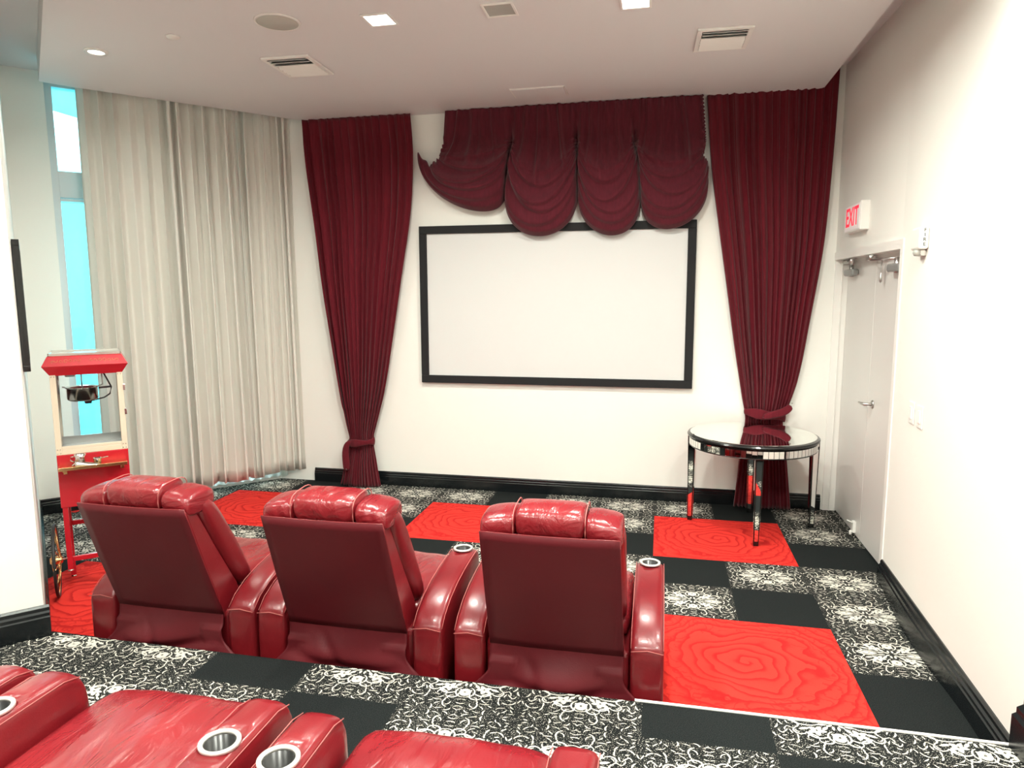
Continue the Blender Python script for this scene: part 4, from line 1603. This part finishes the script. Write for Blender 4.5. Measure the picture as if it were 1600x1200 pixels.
# facing -x: text reads from +y to -y
RX = Matrix(((0, 0, -1, 0), (-1, 0, 0, 0), (0, 1, 0, 0), (0, 0, 0, 1)))
xw = 0.43
t = thing('exit_sign', 'lit exit sign with red letters above the double door', 'sign', (xw - 0.002, 1.58, 2.155))
MB().box(-0.055, 0.006, -0.195, 0.195, 0, 0.19).build('sign_box', 'vent', t, bevel=0.006)
MB().box(-0.0575, -0.055, -0.180, 0.180, 0.012, 0.178).build('sign_face', 'exitface', t)
text_mesh('sign_letters', 'EXIT', 0.178, 'exit', t, Matrix.Translation((-0.0585, 0, 0.095)) @ RX, 0.0008, 0.86)

t = thing('fire_alarm', 'white fire alarm strobe on the right wall beside the door', 'alarm', (xwall(0.371), 0.371, 1.923), -0.039)
MB().box(-0.046, 0.0, -0.075, 0.075, 0.035, 0.150).build('alarm_body', 'vent', t, bevel=0.012, seg=3)
MB().lathe([(0.0005, 0), (0.022, 0.002), (0.028, 0.016), (0.026, 0.032), (0.0005, 0.034)], (-0.026, -0.01, 0.002), 18).build('strobe_lens', 'lens', t)
MB().box(-0.030, -0.0, -0.045, 0.045, 0.004, 0.034).build('lens_holder', 'steel', t, bevel=0.004)
for i, ch in enumerate('FIRE'):
    text_mesh('letter', ch, 0.024, 'rubber', t, Matrix.Translation((-0.022, -0.0755, 0.132 - i * 0.024)) @ Matrix.Rotation(pi / 2, 4, 'X'), 0.0005)

GS = 'pair of white rocker switches on the right wall'
for y, lb in ((0.368, 'white rocker switch on the right wall, nearer the door of the pair'), (0.228, 'white rocker switch on the right wall, farther from the door of the pair')):
    t = thing('light_switch', lb, 'switch', (xwall(y) - 0.0008, y, 1.037), -0.039, GS)
    MB().box(-0.006, 0, -0.045, 0.045, 0, 0.118).build('switch_plate', 'white', t, bevel=0.003)
    MB().box(-0.011, -0.005, -0.017, 0.017, 0.026, 0.092).build('rocker', 'white', t, bevel=0.002)

# ------------------------------------------------------------------ picture on the left return wall
ang = math.atan2(B.y, B.x)
pc = C1 + B * 0.80
t = thing('framed_picture', 'framed picture seen edge-on on the left wall above the popcorn cart', 'picture', (pc.x, pc.y, 1.355), ang)
# local x along the wall, local y is out of the room (thickness grows to -? room side is +NBroom)
side = 1 if (Vector((-B.y, B.x, 0))).dot(Vector((1, 0, 0))) > 0 else -1
w2, hh = 0.26, 0.66
mb = MB()
y0, y1 = sorted((side * 0.002, side * 0.034))
for a in ((-w2, w2, 0, 0.03), (-w2, w2, hh - 0.03, hh), (-w2, -w2 + 0.03, 0.03, hh - 0.03), (w2 - 0.03, w2, 0.03, hh - 0.03)):
    mb.box(a[0], a[1], y0, y1, a[2], a[3])
mb.build('picture_frame', 'black_lac', t, bevel=0.002)
y0, y1 = sorted((side * 0.006, side * 0.018))
MB().box(-w2 + 0.028, w2 - 0.028, y0, y1, 0.028, hh - 0.028).build('picture_print', 'art', t)

# ------------------------------------------------------------------ ceiling fixtures


def diffuser(cx, cy, w_, d_, rot, label):
    t = thing('air_vent', label, 'vent', (cx, cy, ZS), rot, 'square air vents in the dropped ceiling')
    mb = MB()
    b = 0.028
    for a in ((-w_ / 2, w_ / 2, -d_ / 2, -d_ / 2 + b), (-w_ / 2, w_ / 2, d_ / 2 - b, d_ / 2), (-w_ / 2, -w_ / 2 + b, -d_ / 2 + b, d_ / 2 - b), (w_ / 2 - b, w_ / 2, -d_ / 2 + b, d_ / 2 - b)):
        mb.box(a[0], a[1], a[2], a[3], -0.014, 0.0)
    mb.build('vent_frame', 'vent', t, bevel=0.003)
    MB().box(-w_ / 2 + b, w_ / 2 - b, -d_ / 2 + b, d_ / 2 - b, -0.0012, -0.0004).build('duct_opening', 'dark', t)
    n = 7
    for k in range(n):
        y = lerp(-d_ / 2 + b + 0.02, d_ / 2 - b - 0.02, k / (n - 1))
        s = -1 if k < 3 else 1
        L_ = w_ / 2 - b - 0.002
        dy = 0.016 * s
        mb = MB()
        if s > 0:
            mb.loft([[(x, y - 0.018, -0.002), (x, y + 0.018, -0.020), (x, y + 0.019, -0.018), (x, y - 0.017, -0.0005)] for x in (-L_, L_)], smooth=False)
        else:
            mb.loft([[(x, y + 0.012, -0.002), (x, y - 0.014, -0.020), (x, y - 0.015, -0.018), (x, y + 0.011, -0.0005)] for x in (-L_, L_)], smooth=False)
        mb.build('slat', 'vent', t)


diffuser(-3.30, 0.745, 0.33, 0.385, 0.03, 'louvred white air vent in the ceiling in front of the left crimson curtain')
diffuser(-0.58, 0.855, 0.315, 0.36, 0.03, 'louvred white air vent in the ceiling nearest the right wall')


def square_light(cx, cy, s, lit, label):
    t = thing('ceiling_light', label, 'light', (cx, cy, ZS), 0, 'square recessed ceiling lights')
    mb = MB()
    b = 0.014
    h = s / 2
    for a in ((-h, h, -h, -h + b), (-h, h, h - b, h), (-h, -h + b, -h + b, h - b), (h - b, h, -h + b, h - b)):
        mb.box(a[0], a[1], a[2], a[3], -0.008, 0)
    mb.build('light_trim', 'vent', t, bevel=0.002)
    MB().box(-h + b, h - b, -h + b, h - b, -0.004, -0.0005).build('light_lens', 'lamp' if lit else 'lens', t)


square_light(-2.465, 0.14, 0.165, True, 'lit square ceiling light between the round speaker and the unlit fixture')
square_light(-1.07, 0.215, 0.165, True, 'lit square ceiling light cut by the top edge of the photo')
square_light(-1.785, 0.155, 0.175, False, 'unlit square fixture with frosted lens between the two lit ceiling lights')
t = thing('downlight', 'small round lit downlight in the ceiling near the window', 'light', (-4.39, 0.222, ZS))
MB().lathe([(0.045, -0.001), (0.048, -0.010), (0.066, -0.007), (0.070, 0.0)], n=32, hollow=True).build('light_trim', 'vent', t)
MB().lathe([(0.0005, -0.004), (0.044, -0.004), (0.044, 0), (0.0005, 0)], n=28).build('light_lens', 'lamp', t)
area('ceiling_lamp_light', (-4.39, 0.222, 3.235), (0, 0, 0), 0.08, 0.08, 8, WARM, 160)
t = thing('ceiling_speaker', 'round grey ceiling speaker left of the lit square light', 'speaker', (-3.035, 0.048, ZS))
MB().lathe([(0.0005, -0.006), (0.112, -0.006), (0.114, 0), (0.0005, 0)], n=40).build('grille', 'grille', t)
MB().lathe([(0.113, 0), (0.113, -0.008), (0.124, -0.006), (0.127, 0)], n=40, hollow=True).build('speaker_rim', 'vent', t)
t = MB().lathe([(0.0005, -0.010), (0.034, -0.009), (0.040, 0.0), (0.0005, 0)], (0, 0, 0), 24).build('sprinkler_cover', 'vent')
t.location = (-3.754, 0.112, ZS)
tag(t, 'small white round sprinkler cap in the ceiling between downlight and speaker', 'sprinkler')
t = thing('access_panel', 'flush white rectangular access panel in the ceiling above the swags', 'ceiling panel', (-1.84, 1.695, ZS))
MB().box(-0.195, 0.195, -0.105, 0.105, -0.009, 0).build('panel_cover', 'ceil', t, bevel=0.002)
mb = MB()
for a in ((-0.205, 0.205, -0.115, -0.107), (-0.205, 0.205, 0.107, 0.115), (-0.205, -0.197, -0.107, 0.107), (0.197, 0.205, -0.107, 0.107)):
    mb.box(a[0], a[1], a[2], a[3], -0.006, 0)
mb.build('panel_rim', 'vent', t)
